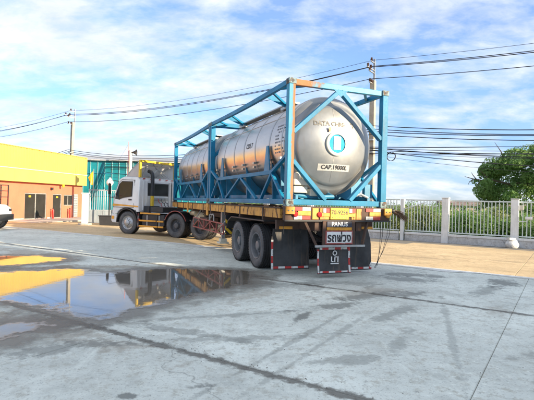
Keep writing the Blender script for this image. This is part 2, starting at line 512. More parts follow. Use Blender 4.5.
YARD_STAINS = [(1.1, 7.0, .55, .85, .22, .8), (2.9, 9.7, -.3, .75, .45, .75), (5.0, 9.5, .9, .8, .30, .85), (.55, 6.3, 1.2, .42, .09, .9),
               (1.55, 5.2, 1.1, .7, .10, .45), (-2.1, 4.75, .5, .6, .22, .65), (-1.1, 5.5, -.4, .9, .14, .55), (-.45, 3.85, .2, .18, .07, .9),
               (-1.08, 3.62, 0, .12, .06, .9), (.9, 4.6, .3, .5, .12, .5), (.3, 8.6, -.2, 1.2, .5, .5), (1.4, 9.0, .1, 1.0, .35, .5),
               (2.1, 7.9, .5, 1.3, .30, .7), (3.3, 10.3, -.2, .9, .35, .8), (4.2, 8.6, .9, .9, .22, .6), (1.9, 6.6, .9, .9, .16, .6), (5.3, 8.4, 1.0, .8, .25, .8),
               (.2, 4.9, 1.05, 2.6, .05, .45), (.55, 4.9, 1.05, 2.6, .05, .4), (2.3, 5.6, 1.25, 2.4, .06, .4), (-.6, 6.2, .35, 1.6, .10, .5), (-.3, 5.2, .2, 1.3, .12, .5), (3.2, 5.0, .4, .9, .12, .45),
               (2.6, 4.2, .9, .35, .08, .5), (-3.4, 5.3, .1, 1.2, .45, .5)]
YARD_MUD = [(-5.4, 9.75, .35, 1.9, .28, .8), (-3.6, 10.3, .05, 1.5, .35, .6), (-2.6, 5.4, -.5, 1.6, .35, .5), (-4.6, 6.2, -.4, 1.6, .4, .5), (-.2, 7.6, .9, .9, .3, .4), (1.9, 8.1, .4, 1.3, .4, .45), (3.6, 7.0, 1.0, .9, .25, .35), (-6.5, 12.6, -.4, 2.2, .5, .5)]
M['yard'] = concrete('yard_concrete', (.70, .735, .66), .20, YARD_STAINS, mud=YARD_MUD)
M['joint'] = paint('joint_dirt', (.17, .16, .14), .95, wear=.2, scale=5, streak=False)
M['road'] = concrete('road_concrete', (.64, .48, .27), .2, [(8.5, 13.5, -.5, 2.5, .35, .4), (4.5, 14.5, -.55, 2.4, .3, .35)], joints=False)
M['kerb'] = concrete('kerb_concrete', (.52, .50, .45), .15, joints=False)

# ------------------------------------------------------------------ the ground
mt, t, b = new_mat('rough_grass_land')
g = nd(t, 'ShaderNodeNewGeometry')
n1 = noise(t, g.outputs['Position'], .15, 8, .65); n2 = noise(t, g.outputs['Position'], 2.5, 8, .7)
c = mixc(t, rampf(t, n1, .35, .65), (.07, .10, .025), (.16, .14, .07)); c = mixc(t, rampf(t, n2, .35, .7, 0, .6), c, (.035, .06, .015))
t.links.new(c, b.inputs['Base Color']); b.inputs['Roughness'].default_value = .95
bump(t, b, n2, .8, .1)
M['land'] = mt
mb = MB(); S = 3000
mb.add([(-S, -S, -.32), (S, -S, -.32), (S, S, -.32), (-S, S, -.32)], [(0, 1, 2, 3)])
structure(obj('ground', mb, M['land']))


def sheet(u0, u1, w0, w1, dz):
    ps = [U2 * u + W2 * w for u, w in ((u0, w0), (u0, w1), (u1, w1), (u1, w0))]
    return [(p.x, p.y, gz(p.x, p.y) + dz) for p in ps]


yard = structure(obj('concrete_yard', MB().add(sheet(-26, 34, -14, W_EDGE, -.010), [(0, 1, 2, 3)]), M['joint']))
road = structure(obj('road', MB().add(sheet(-30, 46, W_EDGE, W_FENCE + .6, -.010), [(0, 1, 2, 3)]), M['joint']))


def slab_mesh(du, dw, tilt):
    """one cast slab, slightly rounded at the arrises, origin in the middle of its top"""
    mb_ = MB(); g_ = .003; cdeg = .007
    a, c_ = du / 2 - g_, dw / 2 - g_
    def ring(inset, z):
        out = []
        for su, sw_ in ((-1, -1), (-1, 1), (1, 1), (1, -1)):
            p = U2 * (su * (a - inset)) + W2 * (sw_ * (c_ - inset)); out.append((p.x, p.y, z - tilt * sw_ * (c_ - inset)))
        return out
    vs_ = ring(0, -.024) + ring(0, -cdeg) + ring(cdeg, 0)
    mb_.add(vs_, [(0, 1, 5, 4), (1, 2, 6, 5), (2, 3, 7, 6), (3, 0, 4, 7), (4, 5, 9, 8), (5, 6, 10, 9), (6, 7, 11, 10), (7, 4, 8, 11), (8, 9, 10, 11)])
    return mb_.mesh('slab')


DU, DW = 3.7, 4.235
yard_slab = slab_mesh(DU, DW, 0); yard_slab.materials.append(M['yard'])
for i in range(-4, 9):
    for j in range(-2, 3):
        p = uw(.6 + (i + .5) * DU, W_EDGE - (2 - j + .5) * DW)
        o = bpy.data.objects.new('slab', yard_slab); COL.objects.link(o); o.parent = yard
        o.location = (p.x, p.y, rnd.uniform(-.002, .0015))
DWR = (W_FENCE + .3 - W_EDGE) / 3
road_slab = slab_mesh(DU * 1.35, DWR, ROAD_FALL); road_slab.materials.append(M['road'])
for i in range(-4, 9):
    for j in range(3):
        w_ = W_EDGE + .006 + (j + .5) * DWR
        p = U2 * (.9 + (i + .5) * DU * 1.35) + W2 * w_
        o = bpy.data.objects.new('slab', road_slab); COL.objects.link(o); o.parent = road
        o.location = (p.x, p.y, -ROAD_FALL * (w_ - W_EDGE) + rnd.uniform(-.0015, .0015))

# pale cement strip where the yard meets the road
M['cement'] = concrete('pale_cement', (.72, .72, .68), .10, joints=False)
mb = MB()
n_ = 60; lo, hi = [], []
for i in range(n_ + 1):
    u = -16 + 46 * i / n_
    j = .13 * math.sin(u * 1.7) + .09 * math.sin(u * 4.1 + 1) + rnd.uniform(-.03, .03)
    lo.append(tuple(U2 * u + W2 * (W_EDGE - .34 + j) + Vector((0, 0, .004)))); hi.append(tuple(U2 * u + W2 * (W_EDGE - .03) + Vector((0, 0, .007))))
mb.add(lo + hi, [(i, i + 1, n_ + 2 + i, n_ + 1 + i) for i in range(n_)])
structure(obj('cement_strip', mb, M['cement']))


# puddles: flat sheets of water whose film breaks up towards the rim
def puddle_mat():
    mt, t, b = new_mat('puddle_water')
    at_ = nd(t, 'ShaderNodeAttribute', attribute_name='depth')
    g = nd(t, 'ShaderNodeNewGeometry'); pos = g.outputs['Position']
    n = noise(t, pos, 2.6, 8, .68)
    d = mth(t, 'ADD', at_.outputs['Fac'], mth(t, 'MULTIPLY', mth(t, 'SUBTRACT', n, .5), 1.15))
    wet = rampf(t, d, .04, .26)
    alpha = mth(t, 'MAXIMUM', rampf(t, d, -.55, .02, 0, .62), rampf(t, d, .02, .12))
    n2 = noise(t, pos, 5, 5, .6)
    bed = mixc(t, n2, (.10, .085, .065), (.22, .19, .15))
    c = mixc(t, wet, (.21, .19, .16), bed)
    t.links.new(c, b.inputs['Base Color'])
    t.links.new(mth(t, 'MULTIPLY_ADD', wet, -.46, .50), b.inputs['Roughness'])
    b.inputs['IOR'].default_value = 1.33
    b.inputs['Specular IOR Level'].default_value = .5
    b.inputs['Coat Weight'].default_value = 1.0; b.inputs['Coat Roughness'].default_value = .01; b.inputs['Coat IOR'].default_value = 1.33; t.links.new(mth(t, 'MULTIPLY', wet, .3), b.inputs['Coat Weight'])
    rip = noise(t, scaled(t, pos, (1, 2.2, 1)), 3.0, 2, .5)
    bump(t, b, rip, .022, .02)
    tr = nd(t, 'ShaderNodeBsdfTransparent'); mx = nd(t, 'ShaderNodeMixShader')
    t.links.new(alpha, mx.inputs[0]); t.links.new(tr.outputs[0], mx.inputs[1]); t.links.new(b.outputs[0], mx.inputs[2])
    t.links.new(mx.outputs[0], t.nodes['Material Output'].inputs['Surface'])
    return mt


M['water'] = puddle_mat()


def sdist(p, poly):
    inside, best = False, 1e9; n_ = len(poly)
    for i in range(n_):
        x0, y0 = poly[i]; x1, y1 = poly[(i + 1) % n_]
        dx, dy = x1 - x0, y1 - y0; tt = max(0, min(1, ((p[0] - x0) * dx + (p[1] - y0) * dy) / (dx * dx + dy * dy)))
        best = min(best, math.hypot(p[0] - x0 - tt * dx, p[1] - y0 - tt * dy))
        if (y0 > p[1]) != (y1 > p[1]) and p[0] < (x1 - x0) * (p[1] - y0) / (y1 - y0) + x0: inside = not inside
    return best if inside else -best


def puddle(poly, z=.0045, shallow=0.0, step=.11):
    xs = [p[0] for p in poly]; ys = [p[1] for p in poly]
    x0, y0 = min(xs) - 1, min(ys) - 1; nx = int((max(xs) + 1 - x0) / step) + 1; ny = int((max(ys) + 1 - y0) / step) + 1
    keep, vs_, dep = {}, [], []
    for j in range(ny):
        for i in range(nx):
            p = (x0 + i * step, y0 + j * step); d = sdist(p, poly)
            if d > -.95: keep[i, j] = len(vs_); vs_.append((p[0], p[1], z)); dep.append(d - shallow)
    fs_ = [(keep[i, j], keep[i + 1, j], keep[i + 1, j + 1], keep[i, j + 1]) for (i, j) in keep if (i + 1, j) in keep and (i, j + 1) in keep and (i + 1, j + 1) in keep]
    me = bpy.data.meshes.new('puddle'); me.from_pydata(vs_, [], fs_)
    a = me.attributes.new('depth', 'FLOAT', 'POINT'); a.data.foreach_set('value', dep)
    me.materials.append(M['water'])
    return structure(obj('puddle', me, M['water']))


puddle([(-5.6, 9.3), (-4.9, 9.55), (-4.42, 9.9), (-3.9, 9.95), (-3.3, 9.5), (-2.99, 9.95), (-2.17, 10.4), (-1.03, 10.45), (-.34, 10.3), (-.02, 9.65), (-.15, 8.75),
        (-.7, 7.95), (-1.05, 7.4), (-1.5, 6.8), (-1.75, 6.2), (-2.1, 5.75), (-2.5, 5.75), (-2.95, 6.25), (-3.35, 6.45), (-4.06, 6.7), (-5.2, 7.0), (-7.2, 8.6)])
puddle([(-8.2, 11.2), (-6.79, 11.75), (-5.87, 12.0), (-5.1, 11.7), (-4.75, 11.2), (-5.2, 10.45), (-5.67, 9.95), (-7.2, 9.5)], .0062)
puddle([(-4.2, 5.4), (-3.36, 5.75), (-2.98, 5.85), (-2.5, 5.7), (-2.35, 5.35), (-2.5, 4.95), (-2.7, 4.65), (-3.3, 4.2)], .0079, .17)

# ------------------------------------------------------------------ two unseen buildings behind the camera on the right, added to shade the yard
s2 = Vector((.86, -.51, 0)); m2 = Vector((.51, .86, 0))


def aq_poly(a0, a1, q0, q1):
    return [tuple((s2 * a + m2 * q).xy) for a, q in ((a0, q0), (a1, q0), (a1, q1), (a0, q1))]


M['shade_building_wall'] = paint('shade_building_wall', (.70, .70, .69), .5, wear=.05, scale=.8, var=.08, dirt=.15)
M['shade_building_roof'] = paint('shade_building_roof', (.30, .33, .36), .45, wear=.1, scale=.8)
fac = thing('tall_shade_building', 'tall light grey building outside the picture behind the camera, added to shade the yard', 'shade_building', (10.0, 0, -.02))
off = Vector((-10.0, 0))
def shifted(poly): return [(x + off.x, y + off.y) for x, y in poly]
obj('wall', MB().prism(shifted(aq_poly(10.5, 30, -18, 7.95)), 0, 7.4, 'z'), M['shade_building_wall'], fac)
obj('roof', MB().prism(shifted(aq_poly(10.2, 30.3, -18.3, 8.04)), 7.4, 7.6, 'z'), M['shade_building_roof'], fac)
low_shade = thing('low_shade_building', 'low grey building outside the picture on the right, added to shade the yard', 'low_shade_building', (10.0, 0, -.02))  # unseen block, kept low so its shade leaves the truck's upper rear lit
obj('wall', MB().prism(shifted(aq_poly(10.8, 18, 7.952, 11.7)), 0, 5.35, 'z'), M['shade_building_wall'], low_shade)
obj('roof', MB().prism(shifted(aq_poly(10.6, 18.2, 8.05, 11.95)), 5.35, 5.5, 'z'), M['shade_building_roof'], low_shade)

# ------------------------------------------------------------------ trailer frame: local x right, y forward, origin under the rear left container corner
YAW = .3886
TR_LOC = (.3915, 9.188, 0)
DECK = 1.509


def uv_strip(o, scale=1.0):
    """u runs along the strip in 30 cm repeats: longest local axis"""
    me = o.data; uvl = me.uv_layers.new(name='UVMap')
    dims = [max(v.co[i] for v in me.vertices) - min(v.co[i] for v in me.vertices) for i in range(3)]
    ax = dims.index(max(dims))
    for lp in me.loops:
        uvl.data[lp.index].uv = (me.vertices[lp.vertex_index].co[ax] / .30 * scale + .13, 0)
    return o


# wheel: axis along local x, outer face towards -x, origin at the hub
def tyre_mb(r=.52, w=.27):
    h = w / 2
    prof = [(.30, -h + .035), (.335, -h + .012), (.40, -h), (.455, -h + .004), (.49, -h + .022), (r - .008, -h + .042), (r, -h + .06)]
    for k in range(-1, 2):
        x = k * .055
        prof += [(r, x - .012), (r - .014, x - .006), (r - .014, x + .006), (r, x + .012)]
    prof += [(r, h - .06), (r - .008, h - .042), (.49, h - .022), (.455, h - .004), (.40, h), (.335, h - .012), (.30, h - .035)]
    mb_ = MB().lathe(prof, 48, 'x', cap=False)
    # shoulder lugs
    for k in range(48):
        a = 2 * math.pi * k / 48
        for sx in (-1, 1):
            ca, sa = math.cos(a), math.sin(a)
            c_ = Vector((sx * (h - .035), ca * (r - .012), sa * (r - .012)))
            rad = Vector((0, ca, sa)); tan = Vector((0, -sa, ca)); ax = Vector((1, 0, 0))
            vs_ = []
            for i, j, k2 in ((-1, -1, -1), (1, -1, -1), (1, 1, -1), (-1, 1, -1), (-1, -1, 1), (1, -1, 1), (1, 1, 1), (-1, 1, 1)):
                vs_.append(c_ + ax * (.022 * i) + tan * (.018 * j) + rad * (.014 * k2))
            mb_.add(vs_, [(3, 2, 1, 0), (4, 5, 6, 7), (0, 1, 5, 4), (1, 2, 6, 5), (2, 3, 7, 6), (3, 0, 4, 7)])
    return mb_


TYRE = tyre_mb().mesh('tyre'); TYRE.materials.append(M['tyre_side']); TYRE.materials.append(M['tyre'])
for p_ in TYRE.polygons:
    c_ = p_.center; p_.material_index = 1 if math.hypot(c_.y, c_.z) > .485 else 0
def rim_mb(deep):
    d = -.135
    if deep:   # outer wheel of a twin: dished inwards, hub set back
        return MB().lathe([(.30, d + .03), (.312, d + .022), (.305, d + .012), (.285, d + .02), (.27, d + .06), (.265, d + .14), (.24, d + .16), (.15, d + .155), (.13, d + .13), (.11, d + .05), (.085, d + .04), (0, d + .04)], 40, 'x', cap=False)
    return MB().lathe([(.30, d + .03), (.312, d + .022), (.305, d + .012), (.285, d + .02), (.27, d + .05), (.25, d + .055), (.21, d + .02), (.16, d + .0), (.14, d - .005), (.13, d - .05), (.09, d - .07), (0, d - .07)], 40, 'x', cap=False)
RIM_DEEP = rim_mb(True).mesh('rim'); RIM_FLAT = rim_mb(False).mesh('rim')
nut = MB()
for k in range(10):
    a = 2 * math.pi * k / 10
    nut.lathe([(.017, 0), (.017, -.035), (0, -.035)], 6, 'x', (-.135 + .158, .19 * math.cos(a), .19 * math.sin(a)), cap=False)
NUTS_DEEP = nut.mesh('wheel_nuts')
nut = MB()
for k in range(10):
    a = 2 * math.pi * k / 10
    nut.lathe([(.017, 0), (.017, -.04), (0, -.04)], 6, 'x', (-.135 + .016, .185 * math.cos(a), .185 * math.sin(a)), cap=False)
NUTS_FLAT = nut.mesh('wheel_nuts')


def add_wheel(parent, x, y, z, side, deep, rim_mat, nut_mat=None, steer=0.0, spin=0.0, scale=1.0):
    """side -1 = outer face to the left"""
    w = bpy.data.objects.new('wheel', TYRE); COL.objects.link(w); w.parent = parent
    w.location = (x, y, z); w.rotation_euler = (spin, 0, steer + (0 if side < 0 else math.pi)); w.scale = (scale,) * 3
    for nm, me, ma in (('rim', RIM_DEEP if deep else RIM_FLAT, rim_mat), ('wheel_nuts', NUTS_DEEP if deep else NUTS_FLAT, nut_mat or rim_mat)):
        r_ = bpy.data.objects.new(nm, me); COL.objects.link(r_); r_.parent = w
        if not me.materials: me.materials.append(ma)
        r_.material_slots[0].link = 'OBJECT'; r_.material_slots[0].material = ma
    return w


trailer = thing('semi_trailer', 'yellow and rust brown semi trailer chassis carrying the tank containers', 'trailer', TR_LOC, YAW)
CW, CL = 2.438, 6.058
# main beams and outriggers
for x in (.72, 1.72):
    o = obj('main_beam', MB().box(x - .07, x + .07, -.02, 10.2, .98, 1.30).box(x - .07, x + .07, 10.2, 12.2, 1.22, 1.36), M['chassis_brown'], trailer, .006)
for x0, x1 in ((-.03, .05), (2.39, 2.47)):
    for k, (a, b_) in enumerate([(0.25, 1.15), (1.21, 2.75), (2.81, 4.05), (4.11, 5.6), (5.66, 6.55), (6.61, 8.1), (8.16, 9.7), (9.76, 10.9), (10.96, 12.15)]):
        obj('side_rail', MB().box(x0, x1, a, b_, 1.235, 1.435), M['chassis_yellow'], trailer, .006)
        # folded lip along the top
    obj('rail_lip', MB().box(x0 - .015, x1 + .015, .2, 12.17, 1.437, 1.462), M['chassis_brown'], trailer)
for y in (1.18, 2.78, 4.08, 5.63, 6.58, 8.13, 9.73, 10.93):
    obj('cross_member', MB().box(-.045, 2.485, y - .03, y + .03, 1.16, 1.436), M['chassis_brown'], trailer, .005)
for y in (6.0, 8.9):
    obj('stake_bracket', MB().box(-.06, -.032, y - .10, y + .10, 1.08, 1.46), M['chassis_yellow'], trailer, .004)
for x in (.02, 2.30):   # twist lock pads the containers stand on
    for y in (.0, 5.95, 6.2, 12.0):
        obj('twist_lock', MB().box(x - .02, x + .14, y - .02, y + .15, 1.463, DECK - .001), M['casting'], trailer, .004)
# rear end
obj('rear_beam', MB().box(-.05, 2.49, -.06, .06, 1.20, 1.49), M['chassis_brown'], trailer, .008)
obj('rear_lip', MB().box(-.06, 2.50, -.085, -.061, 1.185, 1.215), M['black_metal'], trailer)


def rear_panel(name, x0, x1, z0, z1, mat, d=-.066, th=.012):
    return obj(name, MB().box(x0, x1, d - th, d, z0, z1), mat, trailer, .003)


for x0 in (.14, 1.86):
    for k in range(2):
        for r_ in range(2):
            mat_ = M['refl_white'] if (k + r_) % 2 == 0 else M['refl_red']
            rear_panel('reflector', x0 + k * .19, x0 + k * .19 + .185, 1.225 + r_ * .175, 1.225 + r_ * .175 + .075, mat_)
    rear_panel('amber_marker', x0 + .09, x0 + .38, 1.305, 1.395, M['refl_amber'], -.07)
for x0, w_ in ((.56, .14), (.74, .25), (1.62, .13), (1.50, .1)):
    rear_panel('yellow_plate', x0, x0 + w_, 1.23, 1.46, M['chassis_yellow'])
for x0 in (.80, 1.43):
    for k in range(2):
        rear_panel('reflector', x0 + k * .08, x0 + k * .08 + .075, 1.37, 1.46, M['refl_red'] if k else M['refl_white'], -.081)
    rear_panel('amber_marker', x0 - .03, x0 + .16, 1.29, 1.36, M['refl_amber'], -.081)
for x0 in (.07, .62, 2.33):
    lm = MB().lathe([(.055, -.062), (.055, -.10), (.045, -.112), (0, -.114)], 20, 'y', (x0 + .1, 0, 1.33), cap=False)
    obj('tail_lamp', lm, M['lamp_red'] if x0 < 2 else M['orange'], trailer)
for x0 in (-.055, 2.31):
    obj('corner_block', MB().box(x0, x0 + .19, -.13, -.088, 1.33, 1.48), M['refl_amber'], trailer, .006)
    for k in (0, 1):
        obj('bolt', MB().lathe([(.014, -.13), (.014, -.145), (0, -.145)], 8, 'y', (x0 + .05 + .09 * k, 0, 1.405), cap=False), M['casting'], trailer)
# number plate, name plate, big Thai plate
pl = obj('number_plate', MB().box(.97, 1.41, -.105, -.093, 1.235, 1.47), M['plate_yellow'], trailer, .004)


def put_text(parent, me, x, y, z):
    """text in the plane x,z facing -y"""
    o = bpy.data.objects.new('lettering', me); COL.objects.link(o); o.parent = parent
    o.location = (x, y, z); o.rotation_euler = (math.pi / 2, 0, 0)
    return o


put_text(pl, text_mesh('70-9256', .125, M['ink'], bold=.002), 1.19, -.1065, 1.375)
for k in range(5):
    obj('bolt', MB().lathe([(.008, 0), (.008, -.006), (0, -.006)], 8, 'y', (1.02 + .085 * k, -.1055, 1.27), cap=False), M['casting'], pl)
obj('plate_carrier', MB().box(.80, .88, -.10, -.06, .68, 1.20).box(1.50, 1.58, -.10, -.06, .68, 1.20).box(.83, 1.55, -.085, -.07, .68, 1.20), M['chassis_brown'], trailer, .004)
np_ = obj('name_plate', MB().box(.89, 1.49, -.115, -.098, 1.075, 1.19), M['plate_navy'], trailer, .004)
put_text(np_, text_mesh('PANUS', .125, M['white'], bold=.004), 1.19, -.1165, 1.131)
obj('amber_strip', MB().box(.89, 1.49, -.112, -.097, 1.005, 1.068), M['refl_amber'], trailer, .004)
tp = obj('trailer_plate', MB().box(.86, 1.52, -.108, -.101, .715, 1.0), M['rail_red'], trailer, .004)
obj('plate_face', MB().box(.89, 1.49, -.114, -.1085, .745, .975), M['white'], tp, .003)
tt_ = put_text(tp, text_mesh('\u0e23\u0e16\u0e1e\u0e48\u0e27\u0e07', .20, M['ink'], bold=.007), 1.19, -.1155, .845)
tt_.scale = (1.02, 1.22, 1)
obj('lower_bar', MB().box(.62, 1.82, -.135, -.095, .655, .70), M['galv'], trailer, .006)
obj('lower_bar_bracket', MB().beam((.66, -.08, .70), (.42, .0, 1.2), .05, .05), M['chassis_brown'], trailer)
obj('lower_bar_bracket', MB().beam((1.78, -.08, .70), (1.95, .0, 1.2), .05, .05), M['chassis_brown'], trailer)
for x0, w_ in ((-.02, .34), (2.02, .36)):
    obj('flap_hanger', MB().box(x0, x0 + w_ + .2 * (x0 < 0), .42, .50, .99, 1.19), M['chassis_brown'], trailer, .005)
    obj('amber_marker', MB().box(x0 + .06, x0 + .36, .395, .418, 1.0, 1.055), M['orange'], trailer, .003)


def flap(x0, x1, y, z0, z1, name='mudflap', sag=.02, taper=.0):
    nx, nz = 10, 8; vs_ = []
    for th in (0, .012):
        for j in range(nz + 1):
            for i in range(nx + 1):
                fx, fz = i / nx, j / nz
                ins = taper * max(0, (fz - .7) / .3)
                x = x0 + ins + (x1 - x0 - 2 * ins) * fx
                vs_.append((x, y + th + sag * math.sin(fx * 5 + 1.0) * (1 - fz) - .10 * (1 - fz) ** 2 * .5, z0 + (z1 - z0) * fz))
    st = (nx + 1) * (nz + 1); fs_ = []
    for j in range(nz):
        for i in range(nx):
            a = j * (nx + 1) + i
            fs_ += [(a, a + 1, a + nx + 2, a + nx + 1), (st + a + nx + 1, st + a + nx + 2, st + a + 1, st + a)]
    for i in range(nx): fs_ += [(i + 1, i, st + i, st + i + 1)]
    for j in range(nz):
        a = j * (nx + 1); fs_ += [(a, a + nx + 1, st + a + nx + 1, st + a)]; a += nx; fs_ += [(a + nx + 1, a, st + a, st + a + nx + 1)]
    return obj(name, MB().add(vs_, fs_, True), M['rubber_flap'], trailer)


fl = flap(-.06, .84, .60, .12, .99, taper=.05)
def flap_y(y, fx, fz, sag=.02): return y + sag * math.sin(fx * 5 + 1.0) * (1 - fz) - .05 * (1 - fz) ** 2
def tape_strip(parent, pts, w, vertical):
    """a tape following the flap: pts (x,y,z)"""
    vs_, fs_ = [], []
    for (x, y, z) in pts:
        if vertical: vs_ += [(x - w / 2, y - .006, z), (x + w / 2, y - .006, z)]
        else: vs_ += [(x, y - .006, z - w / 2), (x, y - .006, z + w / 2)]
    for i in range(len(pts) - 1): fs_.append((2 * i, 2 * i + 1, 2 * i + 3, 2 * i + 2))
    return uv_strip(obj('reflective_tape', MB().add(vs_, fs_), M['tape'], parent))
tape_strip(fl, [(-.06 + .9 * i / 10 * .92 + .05, flap_y(.60, .05 + i * .092, .06), .165) for i in range(11)], .045, False)
tape_strip(fl, [(-.033, flap_y(.60, .03, j / 10), .13 + .87 * .72 * j / 10) for j in range(11)], .05, True)
fr = flap(1.60, 2.44, .55, .06, .99, taper=.09)
tape_strip(fr, [(1.64 + .76 * i / 10, flap_y(.55, .05 + i * .09, .06), .105) for i in range(11)], .045, False)
tape_strip(fr, [(2.415, flap_y(.55, .97, j / 10), .08 + .93 * .6 * j / 10) for j in range(11)], .05, True)
fc = flap(.74, 1.54, .02, .09, .665, 'mudflap', .008)
tape_strip(fc, [(.80 + .68 * i / 10, flap_y(.02, .08 + i * .085, .1, .008), .125) for i in range(11)], .045, False)
tape_strip(fc, [(.80 + .68 * i / 10, flap_y(.02, .08 + i * .085, .93, .008), .615) for i in range(11)], .045, False)
tape_strip(fc, [(1.515, flap_y(.02, .97, j / 10, .008), .10 + .54 * j / 10) for j in range(11)], .045, True)
tape_strip(fc, [(.765, flap_y(.02, .03, j / 10, .008), .10 + .5 * j / 10) for j in range(11)], .04, True)
mb = MB()
for k in range(16):
    a0, a1 = 2 * math.pi * k / 16, 2 * math.pi * (k + 1) / 16
    mb.add([(1.15 + .055 * math.cos(a0), -.012, .52 + .055 * math.sin(a0)), (1.15 + .055 * math.cos(a1), -.012, .52 + .055 * math.sin(a1)),
            (1.15 + .034 * math.cos(a1), -.012, .52 + .034 * math.sin(a1)), (1.15 + .034 * math.cos(a0), -.012, .52 + .034 * math.sin(a0))], [(0, 1, 2, 3)])
obj('emblem', mb, M['white'], fc)
mb = MB()
mb.box(1.06, 1.085, -.016, -.011, .33, .45).box(1.06, 1.12, -.016, -.011, .33, .352).box(1.14, 1.165, -.016, -.011, .33, .45).box(1.14, 1.2, -.016, -.011, .43, .45).box(1.215, 1.24, -.016, -.011, .33, .45).box(1.05, 1.25, -.016, -.011, .29, .312)
obj('emblem', mb, M['white'], fc)
# axles and wheels
for y in (1.70, 3.05):
    obj('axle', MB().lathe([(.075, .25), (.075, 2.19)], 16, 'x', (0, y, .52)), M['black_metal'], trailer)
    for k, (x, sd) in enumerate(((.135, -1), (.445, 1), (1.995, -1), (2.303, 1))):
        add_wheel(trailer, x, y, .525, sd, k in (0, 3), M['rim_grey'], spin=rnd.random() * 6)
    for x in (.66, 1.78):
        obj('leaf_spring', MB().tube([(x, y - .6, .82), (x, y - .3, .70), (x, y, .65), (x, y + .3, .70), (x, y + .6, .82)], .045, 6), M['black_metal'], trailer)
    obj('brake_chamber', MB().lathe([(.09, -.1), (.1, -.05), (.1, .05), (.09, .1)], 14, 'y', (.62, y - .25, .62)), M['black_metal'], trailer)
# fenders over the trailer wheels
for x0, x1 in ((-.02, .60), (1.84, 2.46)):
    poly = [(1.15, 1.145), (3.55, 1.145), (3.85, 1.02), (3.98, .80), (3.955, .79), (3.83, .995), (3.54, 1.118), (1.15, 1.118)]
    obj('fender', MB().prism(poly, x0, x1, 'x'), M['black_metal'], trailer, .004)
obj('hazard_board', MB().box(-.03, .34, 3.99, 4.01, .62, 1.06), M['hazard'], trailer, .003)
obj('board_frame', MB().box(-.035, .345, 4.012, 4.03, .60, 1.16), M['black_metal'], trailer)
# red side guard
def guard(x):
    g_ = obj('side_guard', MB().beam((x, 4.25, .89), (x, 8.05, .93), .035, .035).beam((x, 4.25, .60), (x, 8.05, .60), .035, .035), M['rail_red'], trailer)
    ys = [4.25, 5.0, 5.75, 6.5, 7.25, 8.05]
    for k, y in enumerate(ys):
        obj('guard_post', MB().beam((x, y, .59), (x, y, .91), .032, .032, (1, 0, 0)), M['rail_red'], g_)
    for k in range(5):
        a, b_ = (ys[k], ys[k + 1])
        obj('guard_brace', MB().beam((x, a, .61), (x, b_, .89), .022, .022, (1, 0, 0)) if k % 2 else MB().beam((x, a, .89), (x, b_, .61), .022, .022, (1, 0, 0)), M['rail_red'], g_)
    for y in (4.4, 6.1, 7.9):
        obj('guard_hanger', MB().beam((x + (.06 if x < 1 else -.06), y, .9), (x + (.25 if x < 1 else -.25), y, 1.24), .04, .04), M['galv'], g_)
guard(-.01); guard(2.45)
obj('guard_loop', MB().tube([(0, 5.35, .9), (0, 5.35, 1.08), (0, 5.42, 1.12), (0, 5.8, 1.12), (0, 5.87, 1.08), (0, 5.87, .9)], .018, 8), M['galv'], trailer)
# landing gear and boxes
for x in (.24, 2.20):
    lg = obj('landing_leg', MB().box(x - .07, x + .07, 5.05, 5.19, .55, 1.25).box(x - .05, x + .05, 5.07, 5.17, .30, .55), M['galv'], trailer, .006)
    obj('foot', MB().box(x - .15, x + .15, 4.97, 5.27, .25, .30).box(x - .1, x + .1, 5.02, 5.22, .30, .40), M['cream'], lg, .006)
obj('tool_box', MB().box(.03, .40, 6.25, 7.25, .62, .98), M['chassis_brown'], trailer, .012)
obj('air_tank', MB().lathe([(.0, 3.2 + 5.0), (.11, 8.22), (.125, 8.28), (.125, 8.95), (.11, 9.01), (0, 9.03)], 18, 'y', (.35, 0, .98), cap=False), M['cream'], trailer)
obj('air_tank', MB().lathe([(.0, 8.2), (.09, 8.22), (.1, 8.28), (.1, 8.95), (.09, 9.01), (0, 9.03)], 18, 'y', (.14, 0, 1.07), cap=False), M['brass'], trailer)
obj('kingpin_plate', MB().box(.35, 2.09, 10.4, 11.6, 1.20, 1.235), M['chassis_brown'], trailer)
for k, (x, y) in enumerate(((.35, 7.4), (.42, 4.6), (.9, 5.2))):
    obj('air_hose', MB().tube([(x, y, 1.2), (x + .05, y + .2, 1.02), (x + .02, y + .5, .96), (x + .08, y + .9, 1.05), (x, y + 1.2, 1.2)], .014, 6), M['black_metal'], trailer)
for k, x in enumerate((2.28, 2.34, 2.46, 2.52)):
    obj('hanging_strap', MB().tube([(x, -.02, 1.2), (x + .01, -.02, .9), (x - .01 - .06 * k, -.02 - .02 * k, .55), (x - .03 - .11 * k, 0, .22 - .05 * (k % 2))], .005, 5), M['black_metal'], trailer)
obj('hanging_strap', MB().tube([(.11, .3, 1.3), (.09, .3, 1.1), (.10, .32, .9)], .006, 5), M['black_metal'], trailer)

# ------------------------------------------------------------------ tank containers
TR, TZ = 1.10, 1.32


def head_s(r):
    """distance of the head surface from the frame end at radius r"""
    if r < .86: return .13 + .20 * (r / .86) ** 2
    if r < .90: return .33 + (r - .86) / .04 * .05
    return .38 + .13 * ((r - .90) / .2) ** 2


